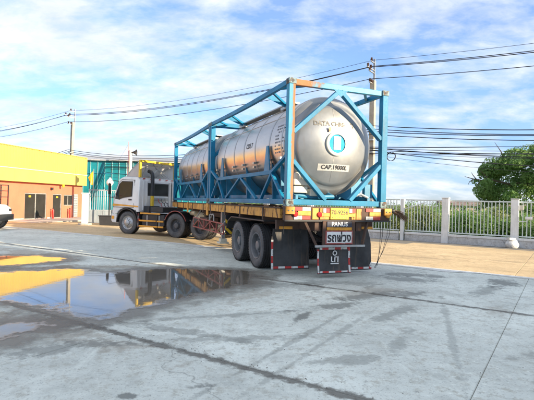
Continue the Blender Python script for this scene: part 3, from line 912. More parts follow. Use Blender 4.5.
def tank_container(y0, name, label, shell_mat, head_mat, rear_detail):
    c_, s_ = math.cos(YAW), math.sin(YAW)
    root = thing(name, label, 'tank container', (TR_LOC[0] - s_ * y0, TR_LOC[1] + c_ * y0, DECK), YAW, 'tank containers on the trailer')
    H = 2.591
    B = M['frame_blue']
    p = .15
    for y, back in ((0, True), (CL, False)):
        for x in (0, CW):
            xa, xb = (0, p) if x == 0 else (CW - p, CW)
            ya, yb = (0, p) if back else (CL - p, CL)
            obj('corner_post', MB().box(xa + .004, xb - .004, ya + .004, yb - .004, .118, H - .118), M['frame_rust'] if (back and x == 0 and rear_detail) else B, root, .008)
            for z0 in (0, H - .118):
                ca = obj('corner_casting', MB().box(xa - .006, xb + .012, ya - .006, yb + .006, z0, z0 + .118), M['casting'], root, .01)
                hole = MB().lathe([(.034, 0), (.034, -.004), (0, -.004)], 14, 'y', ((xa + xb) / 2, ya - .007 if back else yb + .009, z0 + .06), cap=False)
                obj('casting_hole', hole, M['ink'], ca)
                obj('casting_hole', MB().lathe([(.034, 0), (.034, -.004), (0, -.004)], 14, 'x', ((xa - .007) if x == 0 else xb + .017, (ya + yb) / 2, z0 + .06), cap=False), M['ink'], ca)
    for y0_, y1_ in ((.03, .13), (CL - .13, CL - .03)):
        obj('end_sill', MB().box(p + .014, CW - p - .008, y0_, y1_, .01, .125), B, root, .008)
        obj('end_header', MB().box(p + .014, CW - p - .008, y0_, y1_, H - .13, H - .01), M['frame_rust'] if (y0_ < 1 and rear_detail) else B, root, .008)
        ym = (y0_ + y1_) / 2
        br = MB().beam((CW / 2 - .02, ym, H - .14), (p - .01, ym, 1.50), .085, .12, (0, 1, 0))
        obj('end_brace', br, B, root, .006)
        obj('end_brace', MB().beam((CW / 2 + .02, ym, H - .14), (CW - p + .01, ym, 1.50), .085, .12, (0, 1, 0)), B, root, .006)
        obj('end_brace', MB().beam((p - .01, ym, .92), (.92, ym, .125), .085, .12, (0, 1, 0)), B, root, .006)
        obj('end_brace', MB().beam((CW - p + .01, ym, .92), (CW - .92, ym, .125), .085, .12, (0, 1, 0)), B, root, .006)
        obj('gusset', MB().prism([(CW / 2 - .17, H - .13), (CW / 2 + .17, H - .13), (CW / 2, H - .27)], ym - .062, ym - .056, 'y'), B, root)
    for x in (.055, CW - .055):
        sx = 1 if x < 1 else -1
        # top rail, bowed a little
        pts = []
        for k in range(9):
            f_ = k / 8; bow = -.035 * math.sin(math.pi * f_)
            pts.append((x, p + .02 + (CL - 2 * p - .04) * f_, H - .06 + bow))
        mb_ = MB()
        for a, b_ in zip(pts[:-1], pts[1:]): mb_.beam(a, b_, .08, .10)
        obj('top_rail', mb_, B, root)
        obj('bottom_rail', MB().box(x - .045, x + .045, p + .014, CL - p - .014, .012, .12), B, root, .008)
        mz = .71
        obj('side_rail', MB().beam((x, .90, mz), (x, 5.20, mz), .07, .09), B, root, .006)
        for a, b_ in (((x, .92, mz), (x, p - .02, 1.03)), ((x, 5.19, mz), (x, CL - p + .02, 1.0))):
            obj('side_brace', MB().beam(a, b_, .065, .085, (1, 0, 0)), B, root, .005)
        for (ya, za), (yb, zb) in (((5.19, mz), (5.90, .12)), ((5.15, mz), (4.55, .12)), ((3.10, mz), (4.32, .12)), ((3.02, mz), (1.85, .12)), ((.95, mz), (1.55, .12)), ((.9, mz), (.26, .12))):
            obj('side_brace', MB().beam((x, ya, za - .04), (x, yb, zb), .055, .07, (1, 0, 0)), B, root, .005)
        # tapered saddle plates reaching up to the shell
        for y in (.98, 1.12, 4.86, 5.0):
            pass
        for y in (1.25, 4.8):
            obj('saddle_plate', MB().prism([(y - .17, mz + .045), (y + .17, mz + .045), (y + .05, mz + .62), (y - .05, mz + .62)], x + sx * .0, x + sx * .03, 'x'), M['saddle'], root, .004)
        # stays from the top rail to the crown of the shell
        for y in (1.5, 4.55):
            xi = x + sx * .62; zi = TZ + math.sqrt(TR ** 2 - (CW / 2 - xi) ** 2)
            obj('top_stay', MB().prism([(x + sx * .03, H - .13), (x + sx * .03, H - .02), (xi, zi + .10), (xi + sx * .05, zi + .01), (xi - sx * .06, zi - .02)], y - .10, y - .09, 'y'), B, root)
            obj('top_stay', MB().beam((x + sx * .02, y - .45, H - .08), (xi, y, zi + .05), .05, .05), B, root)
            obj('stay_shoe', MB().beam((xi - sx * .05, y - .18, zi + .01), (xi - sx * .05, y + .18, zi + .01), .14, .06), M['galv'], root)
        # top corner braces seen against the sky
        for y, yy in ((CL - .1, CL - .75), (.12, .75)):
            obj('corner_brace', MB().beam((x + sx * .5, y, H - .07), (x + sx * .03, yy, H - .07), .06, .05), B, root)
    # skirts under the vessel
    for y in (.75, 1.25, 3.0, 4.8, 5.35):
        w_ = 1.0
        poly = [(CW / 2 - w_, .12), (CW / 2 - .72, .12), (CW / 2 - .35, .26), (CW / 2 + .35, .26), (CW / 2 + .72, .12), (CW / 2 + w_, .12)]
        n_ = 14
        arc = []
        for k in range(n_ + 1):
            a = -math.pi / 2 + (math.pi * .78) * (.5 - k / n_)
            arc.append((CW / 2 + (TR + .005) * math.cos(a), TZ + (TR + .005) * math.sin(a)))
        poly = poly + arc
        obj('skirt', MB().prism(poly, y - .02, y + .02, 'y'), M['saddle'], root)
    obj('walkway_beam', MB().box(.30, .36, .2, CL - .2, .13, .22).box(CW - .36, CW - .30, .2, CL - .2, .13, .22), M['saddle'], root)
    for y in (.9, 2.4, 3.6, 5.1):
        obj('floor_brace', MB().beam((.1, y, .07), (CW - .1, y + .4, .07), .07, .09), M['saddle'], root)
    # the vessel
    ya, yb = head_s(TR), CL - head_s(TR)
    rr = [0, .12, .25, .38, .5, .62, .74, .82, .86, .875, .89, .90, .96, 1.02, 1.06, 1.085]
    prof = [(r, head_s(r)) for r in rr] + [(TR, ya + .05)]
    n_seg = 6
    for k in range(1, n_seg): prof.append((TR, ya + .05 + (yb - ya - .1) * k / n_seg))
    prof += [(TR, yb - .05)] + [(r, CL - head_s(r)) for r in reversed(rr)]
    ves = obj('tank', MB().lathe(prof, 72, 'y', (CW / 2, 0, TZ), cap=False), shell_mat, root, smooth_angle=50)
    ves.data.materials.append(head_mat)
    for pp in ves.data.polygons:
        if pp.center.y < ya - .02 or pp.center.y > yb + .02: pp.material_index = 1
    for y in (ya + .09, 1.28, 2.2, 3.03, 3.85, 4.78, yb - .09):
        obj('strap', MB().lathe([(TR + .001, y - .03), (TR + .008, y - .026), (TR + .008, y + .026), (TR + .001, y + .03)], 72, 'y', (CW / 2, 0, TZ), cap=False), M['tank_strap'], ves)
        lug = MB().box(CW / 2 - TR - .04, CW / 2 - TR + .02, y - .05, y + .05, TZ - .34, TZ - .29).box(CW / 2 - TR - .03, CW / 2 - TR + .03, y - .05, y + .05, TZ - .44, TZ - .39)
        obj('strap_lug', lug, M['tank_strap'], ves)
    # cladding seam and manhole on top
    obj('seam', MB().beam((CW / 2 - TR * math.cos(.62) - .002, ya + .1, TZ + TR * math.sin(.62)), (CW / 2 - TR * math.cos(.62) - .002, yb - .1, TZ + TR * math.sin(.62)), .02, .012), M['tank_strap'], ves)
    obj('manhole', MB().lathe([(.30, TZ + TR - .06), (.30, TZ + TR + .07), (.33, TZ + TR + .07), (.33, TZ + TR + .10), (.1, TZ + TR + .13), (0, TZ + TR + .13)], 28, 'z', (CW / 2, 3.0, 0), cap=False), M['tank_strap'], ves)
    obj('walkway', MB().box(CW / 2 - .62, CW / 2 - .40, 1.2, 4.9, TZ + TR - .06, TZ + TR - .03), M['galv'], root)
    if rear_detail:
        # round sight plate on the head
        ring = obj('sight_ring', MB().lathe([(.20, .105), (.25, .105), (.262, .115), (.262, .19), (.20, .19)], 40, 'y', (CW / 2, 0, TZ + .02), cap=False), M['cream'], root)
        obj('sight_disc', MB().lathe([(.198, .125), (0, .125)], 40, 'y', (CW / 2, 0, TZ + .02), cap=False), M['decal_blue'], ring)
        obj('white_label', MB().box(CW / 2 - .085, CW / 2 + .09, .116, .122, TZ - .11, TZ + .175), M['white'], ring)
        obj('rust_mark', MB().box(CW / 2 - .20, CW / 2 - .155, .118, .13, TZ + .27, TZ + .36), M['orange'], ring)

        def head_text(body, size, x, z, mat, bold=.0, off_=.007):
            me = text_mesh(body, size, mat, bold=bold)
            for v in me.vertices:
                px, pz = x + v.co.x, z + v.co.y
                r_ = math.hypot(px - CW / 2, pz - TZ)
                v.co = (px, head_s(min(r_, .85)) - off_, pz)
            o_ = bpy.data.objects.new('lettering', me); COL.objects.link(o_); o_.parent = ves
            return o_
        head_text('DATA CHRE', .135, CW / 2 - .15, TZ + .44, M['ink_faded'], .004)
        head_text("'1", .15, CW / 2 + .43, TZ + .45, M['ink_faded'], .006)
        # pale band behind the capacity marking
        nx = 12; vs_ = []
        for i in range(nx + 1):
            px = CW / 2 - .40 + .78 * i / nx
            for pz in (TZ - .565, TZ - .42): vs_.append((px, head_s(math.hypot(px - CW / 2, pz - TZ)) - .005, pz))
        obj('capacity_band', MB().add(vs_, [(2 * i, 2 * i + 1, 2 * i + 3, 2 * i + 2) for i in range(nx)]), M['band_grey'], ves)
        head_text('CAP.19000L', .125, CW / 2 - .01, TZ - .49, M['ink'], .003, .011)
        vs_ = []
        # drip streak lines on the head
        for x_, z0_, z1_ in ((CW / 2 - .06, TZ - .80, TZ - .27), (CW / 2 - .03, TZ + .55, TZ + .82)):
            obj('weld_line', MB().add([(x_ - .006, head_s(math.hypot(x_ - CW / 2, z - TZ)) - .003, z) for z in [z0_ + (z1_ - z0_) * k / 6 for k in range(7)]] + [(x_ + .006, head_s(math.hypot(x_ - CW / 2, z - TZ)) - .003, z) for z in [z0_ + (z1_ - z0_) * k / 6 for k in range(7)]], [(k, k + 1, k + 8, k + 7) for k in range(6)]), M['tank_strap'], ves)

        def side_text(body, size, y, z, mat, bold=.0):
            me = text_mesh(body, size, mat, bold=bold)
            for v in me.vertices:
                yy = y - v.co.x; a = (z + v.co.y - TZ) / TR
                v.co = (CW / 2 - (TR + .006) * math.cos(a), yy, TZ + (TR + .006) * math.sin(a))
            o_ = bpy.data.objects.new('lettering', me); COL.objects.link(o_); o_.parent = ves
            return o_
        side_text('CDE 7', .17, 2.62, TZ + .14, M['ink'], .003)
        # weathered block of stencilled lines, too worn to read
        mb_ = MB(); r2 = random.Random(3)
        for row in range(9):
            y = .98 - r2.random() * .05
            while y > .50:
                l_ = r2.uniform(.03, .09); a = (.44 - row * .075) / TR; a2 = a - .035 / TR
                if r2.random() < .75:
                    mb_.add([(CW / 2 - (TR + .005) * math.cos(q), yy, TZ + (TR + .005) * math.sin(q)) for q in (a, a2) for yy in (y, y - l_)], [(0, 1, 3, 2)])
                y -= l_ + r2.uniform(.02, .06)
        obj('worn_stencil', mb_, M['ink_grey'], ves)
        # valve boxes in the lower left corner of the rear frame
        vb = obj('valve_box', MB().box(.24, .56, .16, .40, .42, .55), M['cream'], root, .02)
        obj('valve_box', MB().box(.24, .56, .16, .40, .26, .40), M['cream'], root, .02)
        obj('valve_box', MB().box(.62, .86, .16, .36, .20, .34), M['cream'], root, .02)
        obj('valve_cap', MB().lathe([(.07, .55), (.07, .66), (.05, .69), (0, .69)], 16, 'z', (.36, .28, 0), cap=False), M['cream'], root)
        obj('outlet_pipe', MB().tube([(.3, .3, .22), (.7, .25, .18), (1.22, .25, .2), (1.22, .5, .26)], .045, 10), M['saddle'], root)
        obj('document_holder', MB().box(2.0, 2.2, .2, .3, .2, .5), M['saddle'], root, .01)
        obj('drain_pipe', MB().tube([(1.7, .25, .2), (1.9, .22, .28), (2.1, .22, .2)], .03, 8), M['galv'], root)
    return root


tank_container(0.0, 'tank_container', 'bright steel tank in blue frame at the trailer rear, capacity lettered on its end', M['tank_bright'], M['tank_head'], True)
tank_container(6.134, 'tank_container', 'duller brownish steel tank in blue frame at the trailer front, behind the cab', M['tank_dull'], M['tank_head'], False)

# frayed bundle of dry brush lashed to the trailer's rear corner
br = thing('straw_broom', 'brown frayed straw broom sticking out at the right rear corner of the trailer', 'broom',
           (TR_LOC[0] + math.cos(YAW) * 2.5, TR_LOC[1] + math.sin(YAW) * 2.5, 1.40), YAW - .12)
obj('handle', MB().tube([(-.25, 0, .06), (.12, -.02, .03)], .022, 8), M['leather_brown'], br)
mb = MB(); r3 = random.Random(5)
for k in range(90):
    a = Vector((.08, r3.uniform(-.03, .03), .03 + r3.uniform(-.03, .03)))
    l_ = r3.uniform(.22, .42); e = a + Vector((l_, r3.uniform(-.09, .09), -l_ * .45 + r3.uniform(-.07, .07)))
    mid = (a + e) / 2 + Vector((0, r3.uniform(-.02, .02), r3.uniform(0, .04)))
    mb.tube([a, mid, e], [.007, .006, .003], 4, False)
obj('bristles', mb, M['leather_brown'], br)
obj('binding', MB().lathe([(.045, .06), (.052, .08), (.052, .12), (.045, .14)], 14, 'x', (0, -.01, .03)), M['black_metal'], br)

# ------------------------------------------------------------------ tractor unit: local x right, y forward, origin between the tandem axles
TYAW = R(60)
tractor = thing('truck_tractor', 'white cab truck tractor with yellow edged roof deflector pulling the trailer', 'truck', (-2.64, 19.72, gz(-2.64, 19.72)), TYAW)


def cabx(z): return 1.20 if z < 1.75 else 1.20 - .075 * (z - 1.75) / .8


def cab_poly_mesh(poly, mat, name, parent, bevel=0.0):
    n_ = len(poly); vs_ = [(-cabx(z), y, z) for y, z in poly] + [(cabx(z), y, z) for y, z in poly]
    fs_ = [tuple(range(n_)), tuple(reversed(range(n_, 2 * n_)))] + [(i, n_ + i, n_ + (i + 1) % n_, (i + 1) % n_) for i in range(n_)]
    return obj(name, MB().add(vs_, fs_), mat, parent, bevel)


CABP = [(2.78, 1.02), (2.78, 1.75), (2.80, 2.44), (2.92, 2.56), (3.80, 2.60), (4.03, 2.52), (4.13, 2.42), (4.28, 1.95), (4.37, 1.62), (4.44, 1.1), (4.46, .92), (4.14, .90), (4.08, 1.0), (3.94, 1.10), (3.75, 1.17), (3.5, 1.19), (3.25, 1.17), (3.06, 1.10), (2.96, 1.02)]
cab = cab_poly_mesh(CABP, M['cab_white'], 'cab', tractor, .03)
cab_poly_mesh([(4.10, .50), (4.42, .50), (4.50, .58), (4.50, .90), (4.15, .895), (4.15, .75)], M['cab_white'], 'bumper', tractor, .02)


def cab_side(poly, mat, name, parent, off_, side=-1, th=.008):
    n_ = len(poly); vs_ = []
    for o_ in (off_, off_ - th): vs_ += [(side * (cabx(z) + o_), y, z) for y, z in poly]
    fs_ = [tuple(range(n_)), tuple(reversed(range(n_, 2 * n_)))] + [(i, n_ + i, n_ + (i + 1) % n_, (i + 1) % n_) for i in range(n_)]
    return obj(name, MB().add(vs_, fs_), mat, parent)


for sd in (-1, 1):
    dr = cab_side([(3.12, 1.22), (3.14, 2.42), (3.92, 2.44), (4.12, 2.28), (4.30, 1.70), (4.36, 1.22)], M['cab_white'], 'door', tractor, .010, sd, .02)
    cab_side([(3.095, 1.195), (3.115, 2.445), (3.93, 2.465), (4.145, 2.29), (4.328, 1.70), (4.388, 1.195)], M['black_metal'], 'door_seal', dr, .005, sd, .012)
    cab_side([(3.24, 1.72), (3.25, 2.34), (3.88, 2.36), (4.04, 2.24), (4.20, 1.76), (4.0, 1.60), (3.7, 1.68)], M['glass'], 'door_window', dr, .016, sd)
    cab_side([(3.20, 1.70), (3.21, 2.38), (3.90, 2.40), (4.07, 2.27), (4.25, 1.74), (4.02, 1.56), (3.70, 1.64)], M['black_metal'], 'window_seal', dr, .012, sd)
    cab_side([(3.22, 1.53), (3.22, 1.585), (3.40, 1.585), (3.40, 1.53)], M['black_metal'], 'door_handle', dr, .03, sd, .03)
    cab_side([(2.80, 1.235), (2.80, 1.29), (4.40, 1.36), (4.42, 1.25), (3.9, 1.27)], M['orange'], 'stripe', tractor, .0185, sd, .012)
    for y in (3.10,):
        cab_side([(y, 1.2), (y, 2.45), (y + .014, 2.45), (y + .014, 1.2)], M['black_metal'], 'door_gap', tractor, .011, sd, .01)
    # wheel arch lining
    arch = []
    for k in range(11):
        a = math.pi * (k / 10); arch.append((3.5 + .66 * math.cos(a), .52 + .66 * math.sin(a)))
    arch += [(3.5 + .61 * math.cos(math.pi * (k / 10)), .52 + .61 * math.sin(math.pi * (k / 10))) for k in range(10, -1, -1)]
    x0, x1 = (-1.225, -.75) if sd < 0 else (.75, 1.225)
    obj('wheel_arch', MB().prism([q for q in arch], x0, x1, 'x'), M['black_metal'], tractor)
    hl = obj('headlamp', MB().box(-1.12 if sd < 0 else .78, -.78 if sd < 0 else 1.12, 4.47, 4.51, .64, .82), M['white'], tractor, .02)
    cab_side([(4.30, .66), (4.30, .80), (4.46, .80), (4.46, .66)], M['orange'], 'side_lamp', tractor, .012, sd, .02)
    # mirror with its arm
    mr = obj('mirror', MB().box(sd * 1.42 - .06, sd * 1.42 + .06, 4.36, 4.44, 1.78, 2.28), M['black_metal'], tractor, .025)
    obj('mirror_arm', MB().tube([(sd * 1.12, 4.12, 2.38), (sd * 1.38, 4.36, 2.42), (sd * 1.42, 4.40, 2.3), (sd * 1.42, 4.40, 1.7), (sd * 1.38, 4.36, 1.62), (sd * 1.2, 4.3, 1.66)], .014, 6), M['black_metal'], mr)
# windscreen and grille
vs_ = [(-1.05, 4.395, 1.60), (1.05, 4.395, 1.60), (.98, 4.155, 2.40), (-.98, 4.155, 2.40)]
obj('windscreen', MB().add(vs_ + [(a, b_ - .03, c_) for a, b_, c_ in vs_], [(0, 1, 2, 3), (7, 6, 5, 4), (0, 4, 5, 1), (1, 5, 6, 2), (2, 6, 7, 3), (3, 7, 4, 0)]), M['glass'], tractor)
for k in range(3): obj('grille_bar', MB().box(-.7, .7, 4.45, 4.475, 1.02 + k * .12, 1.08 + k * .12), M['black_metal'], tractor)
# rear wall of the cab
rw = obj('rear_window', MB().box(-.62, .62, 2.765, 2.782, 1.80, 2.28), M['glass'], tractor, .01)
obj('window_seal', MB().box(-.67, .67, 2.772, 2.779, 1.75, 2.33), M['black_metal'], rw)
for x in (-.95, -.75, .75, .95): obj('wall_rib', MB().box(x - .03, x + .03, 2.755, 2.779, 1.1, 2.40), M['cab_white'], tractor, .008)
for x in (-.9, -.45, .1, .55, .95): obj('marker_lamp', MB().box(x - .06, x + .06, 2.77, 2.81, 2.49, 2.53), M['red'], tractor, .006)
# roof deflector: curved hood on side cheeks, open at the back, yellow tube round the opening
prof = [(3.98, 2.585), (3.80, 2.72), (3.55, 2.92), (3.25, 3.12), (3.0, 3.24), (2.83, 3.28)]
vs_, fs_ = [], []
for k, (y, z) in enumerate(prof):
    wd = .90 + .22 * min(1, k / 4)
    for x, dz in ((-wd, -.05), (-wd + .06, 0), (wd - .06, 0), (wd, -.05)): vs_.append((x, y, z + dz))
for k in range(len(prof) - 1):
    for i in range(3): fs_.append((4 * k + i, 4 * k + i + 1, 4 * k + i + 5, 4 * k + i + 4))
dfl = obj('roof_deflector', MB().add(vs_, fs_, True), M['cab_white'], tractor)
sm = dfl.modifiers.new('thick', 'SOLIDIFY'); sm.thickness = .02
for sd in (-1, 1):
    vs_ = [(sd * (.90 + .22 * min(1, k / 4)), y, z - .05) for k, (y, z) in enumerate(prof)] + [(sd * 1.12, 2.83, 2.57), (sd * .90, 3.95, 2.57)]
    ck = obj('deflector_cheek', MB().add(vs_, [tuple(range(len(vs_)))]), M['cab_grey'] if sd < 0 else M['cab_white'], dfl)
    q = ck.modifiers.new('thick', 'SOLIDIFY'); q.thickness = .02; q.offset = 0
for a, b_ in (((-1.13, 2.82, 2.56), (-1.13, 2.82, 3.26)), ((1.13, 2.82, 2.56), (1.13, 2.82, 3.26)), ((-1.16, 2.82, 3.29), (1.16, 2.82, 3.29))):
    obj('deflector_trim', MB().beam(a, b_, .10, .10, (0, 1, 0)), M['yellow'], tractor, .01)
for a, b_ in (((-.9, 2.9, 2.58), (-.3, 3.3, 3.07)), ((.9, 2.9, 2.58), (.3, 3.3, 3.07)), ((-.5, 2.88, 2.58), (.4, 2.95, 3.2)), ((.5, 2.88, 2.58), (-.2, 2.95, 3.2)), ((-1.0, 2.95, 3.12), (1.0, 2.95, 3.12))):
    obj('deflector_stay', MB().tube([a, b_], .018, 6), M['galv'], tractor)
# air intake stack
st = obj('intake_stack', MB().tube([(-.62, 2.55, 1.75), (-.62, 2.55, 2.62), (-.62, 2.58, 2.74), (-.62, 2.66, 2.82), (-.62, 2.80, 2.86)], .085, 14), M['black_metal'], tractor)
obj('stack_base', MB().tube([(-.62, 2.55, 1.30), (-.62, 2.55, 1.75)], .08, 14), M['yellow'], st)
obj('stack_box', MB().box(-.95, -.3, 2.38, 2.72, .98, 1.3), M['black_metal'], tractor, .02)
# chassis
for x in (-.42, .42):
    obj('chassis_rail', MB().box(x - .045, x + .045, -1.25, 4.2, .72, .98), M['black_metal'], tractor, .006)
for y in (-1.2, -.65, 0, .65, 1.5, 2.3): obj('chassis_cross', MB().box(-.375, .375, y - .06, y + .06, .74, .94), M['black_metal'], tractor)
obj('gearbox', MB().box(-.35, .35, 2.2, 3.9, .55, 1.0), M['black_metal'], tractor, .04)
obj('deck_plate', MB().box(-.95, .95, 1.15, 2.3, .985, 1.03), M['cab_grey'], tractor, .008)
obj('deck_cabinet', MB().box(-.98, .35, 1.55, 2.30, 1.032, 1.26), M['black_metal'], tractor, .02)
fwp = obj('fifth_wheel', MB().lathe([(.0, 1.13), (.46, 1.13), (.48, 1.15), (.48, 1.185), (.46, 1.20), (0, 1.20)], 32, 'z', (0, .0, 0), cap=False).box(-.42, .42, -.75, -.2, 1.12, 1.19), M['black_metal'], tractor)
obj('fifth_wheel_base', MB().box(-.5, .5, -.4, .4, .985, 1.125), M['black_metal'], tractor, .01)
# axles and wheels
for y in (-.65, .65):
    obj('axle', MB().lathe([(.08, -.95), (.08, -.25), (.20, -.2), (.20, .2), (.08, .25), (.08, .95)], 16, 'x', (0, y, .52)), M['black_metal'], tractor)
    for k, (x, sd) in enumerate(((-1.07, -1), (-.76, 1), (.76, -1), (1.07, 1))):
        add_wheel(tractor, x, y, .525, sd, k in (0, 3), M['rim_dark'], M['rim_grey'], spin=rnd.random() * 6)
    for sd in (-1, 1):
        fd = []
        for k in range(13):
            a = R(18) + R(144) * k / 12; fd.append((y + .60 * math.cos(a), .53 + .60 * math.sin(a)))
        fd += [(y + .585 * math.cos(R(18) + R(144) * k / 12), .53 + .585 * math.sin(R(18) + R(144) * k / 12)) for k in range(12, -1, -1)]
        x0, x1 = (-1.21, -.60) if sd < 0 else (.60, 1.21)
        if y > 0: obj('fender', MB().prism(fd, x0, x1, 'x'), M['black_metal'], tractor)
        else: obj('fender', MB().prism([(y - .3, 1.12), (y + .05, 1.135), (y + .05, 1.12), (y - .3, 1.105)], x0, x1, 'x'), M['black_metal'], tractor)
    if y > 0:
        ft = [(-1.216, y + .605 * math.cos(R(20) + R(140) * k / 14), .53 + .605 * math.sin(R(20) + R(140) * k / 14)) for k in range(15)]
        uv_strip(obj('fender_edge', MB().tube(ft, .02, 6), M['rail_red'], tractor))
obj('front_axle', MB().lathe([(.07, -1.0), (.07, 1.0)], 14, 'x', (0, 3.5, .50)), M['black_metal'], tractor)
for x, sd in ((-1.03, -1), (1.03, 1)):
    add_wheel(tractor, x, 3.5, .525, sd, False, M['rim_silver'], M['rim_silver'], steer=R(6), spin=.3)
# left flank: front mudguard, tanks, steps, yellow bars
for sd in (-1, 1):
    x0, x1 = (-1.21, -.80) if sd < 0 else (.80, 1.21)
    obj('mudguard', MB().prism([(2.98, 1.12), (2.86, .95), (2.80, .70), (2.80, .34), (2.83, .34), (2.83, .70), (2.89, .93), (3.0, 1.09)], x0, x1, 'x'), M['black_metal'], tractor)
    mg = uv_strip(obj('mudguard_tape', MB().box(sd * 1.19 - .025, sd * 1.19 + .025, 2.785, 2.798, .36, .98), M['tape'], tractor))
    tk = obj('fuel_tank', MB().prism([(1.36, .42), (1.30, .50), (1.30, .86), (1.36, .93), (2.56, .93), (2.62, .86), (2.62, .50), (2.56, .42)], x0 + .06 * (sd < 0), x1 - .06 * (sd > 0), 'x'), M['black_metal'], tractor, .03)
    for y in (1.6, 2.3): obj('tank_band', MB().box(min(sd * 1.155, sd * 1.16), max(sd * 1.155, sd * 1.16) + .002, y - .03, y + .03, .45, .90), M['galv'], tk)
    for z, y0_, y1_ in ((.98, 1.5, 2.65), (.66, 1.72, 2.72), (.42, 1.65, 2.72)):
        obj('side_bar', MB().box(sd * 1.215 - .02, sd * 1.215 + .02, y0_, y1_, z - .033, z + .033), M['orange'], tractor, .006)
    for z, y0_, y1_ in ((.66, 1.30, 1.66), (.42, 1.30, 1.60)):
        obj('side_bar', MB().box(sd * 1.215 - .02, sd * 1.215 + .02, y0_, y1_, z - .033, z + .033), M['orange'], tractor, .006)
    for y in (1.68, 2.74): obj('side_bar_post', MB().box(sd * 1.20 - .015, sd * 1.20 + .015, y - .02, y + .02, .36, 1.0), M['black_metal'], tractor)
    obj('side_lamp', MB().box(sd * 1.222 - .015, sd * 1.222 + .015, 2.68, 2.74, .68, .74), M['red'], tractor)
for k in range(3):   # coiled air and electric lines behind the cab
    pts = [(-.2 + .22 * k, 2.70, 1.62)]
    for i in range(28):
        f_ = i / 27; pts.append((-.2 + .22 * k + .05 * math.cos(i * 1.6) + .15 * f_, 2.62 - 1.1 * f_, 1.62 - .62 * math.sin(f_ * 2.2) + .05 * math.sin(i * 1.6)))
    obj('air_line', MB().tube(pts, .014, 6), M[('red', 'black_metal', 'black_metal')[k]], tractor)
obj('cab_ladder', MB().tube([(.75, 2.66, 1.02), (.75, 2.66, 2.3), (.82, 2.7, 2.42)], .016, 6).tube([(1.02, 2.66, 1.02), (1.02, 2.66, 2.3), (1.0, 2.7, 2.42)], .016, 6), M['black_metal'], tractor)
obj('line_bracket', MB().box(-.5, .5, 2.62, 2.70, 1.55, 1.68), M['galv'], tractor, .01)

# ------------------------------------------------------------------ left: yellow and coral shop building
M['yellow_clad'] = paint('yellow_cladding', (.66, .47, .10), .45, wear=.0, scale=.7, var=.04)
M['yellow_smooth'] = paint('yellow_board', (.66, .48, .115), .5, wear=.0, scale=.7, var=.04)
M['coral'] = paint('coral_render', (.70, .18, .10), .75, wear=.03, wear_col=(.5, .25, .18), scale=1.2, var=.06, dirt=.1)
M['alu'] = paint('aluminium', (.50, .48, .43), .4, metal=.4, wear=.1, scale=6)
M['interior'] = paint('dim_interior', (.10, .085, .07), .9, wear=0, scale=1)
FH = R(-10.9)
shop = thing('shop_building', 'coral rendered shop building with yellow sheet metal fascia', 'building', (-16.55, 28.2, gz(-16.55, 28.2) - .06), FH)
# local: y runs along the facade (away), x to the road; facade plane at x = 0; coral wall with openings
T0, T1, HT = -11.0, 8.65, 4.82
openings = [(2.18, 4.40, .06, 1.86), (5.06, 6.10, .06, 1.84), (6.32, 7.44, .98, 1.80)]
wb = MB(); yc = T0; HW = 2.62
for a, b_, z0, z1 in openings:
    wb.box(-.2, 0, yc, a, -.1, HW); wb.box(-.2, 0, a, b_, z1, HW)
    if z0 > .1: wb.box(-.2, 0, a, b_, -.1, z0)
    else: wb.box(-.2, 0, a, b_, -.1, z0)
    yc = b_
wb.box(-.2, 0, yc, T1, -.1, HW)
wb.box(-9, -.2, T1 - .2, T1, -.1, HW).box(-9, -.2, T0, T0 + .2, -.1, HW).box(-9.2, -9, T0, T1, -.1, HW)
obj('wall', wb, M['coral'], shop)
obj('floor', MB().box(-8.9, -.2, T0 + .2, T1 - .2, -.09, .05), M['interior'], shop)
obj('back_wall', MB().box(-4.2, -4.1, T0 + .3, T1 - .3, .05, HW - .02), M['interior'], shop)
obj('roof', MB().box(-9.3, .28, T0 - .1, T1 + .05, HW + .02, HW + .10).box(-9.3, -.1, T0, T1 - .05, HT - .25, HT - .15), M['cab_grey'], shop)
# smooth fascia board and ribbed cladding above, standing forward of the wall
z_e, z_m = 2.56, 3.38
for k in range(5):
    a = T0 - .1 + (T1 + .15 - T0) * k / 5; b_ = T0 - .1 + (T1 + .15 - T0) * (k + 1) / 5 - .004
    obj('fascia_board', MB().box(.28, .34, a, b_, z_e, z_m), M['yellow_smooth'], shop)
obj('fascia_trim', MB().box(.27, .38, T0 - .12, T1 + .07, z_m + .002, z_m + .045), M['cream'], shop)
pitch_ = .25; n_p = int((T1 + .1 - T0) / 1.0)
sheet_poly = []
for k in range(4):
    o_ = k * pitch_
    sheet_poly += [(.29, o_), (.29, o_ + .15), (.325, o_ + .175), (.325, o_ + .225)]
prof_ = sheet_poly + [(.325, 1.0 - .003), (.28, 1.0 - .003), (.28, 0)]
cs = MB().prism([(a, b_) for a, b_ in prof_], z_m + .047, HT - .04, 'z').mesh('cladding_sheet'); cs.materials.append(M['yellow_clad'])
for k in range(20):
    o = bpy.data.objects.new('cladding_sheet', cs); COL.objects.link(o); o.parent = shop
    o.location = (0, T0 - .1 + k * (T1 + .15 - T0) / 20, 0); o.scale = (1, (T1 + .15 - T0) / 20, 1)
obj('coping', MB().box(.24, .36, T0 - .12, T1 + .07, HT - .038, HT + .01), M['yellow_smooth'], shop)
obj('fascia_return', MB().box(-8.9, .33, T1 + .06, T1 + .10, z_e, HT - .05), M['yellow_smooth'], shop)


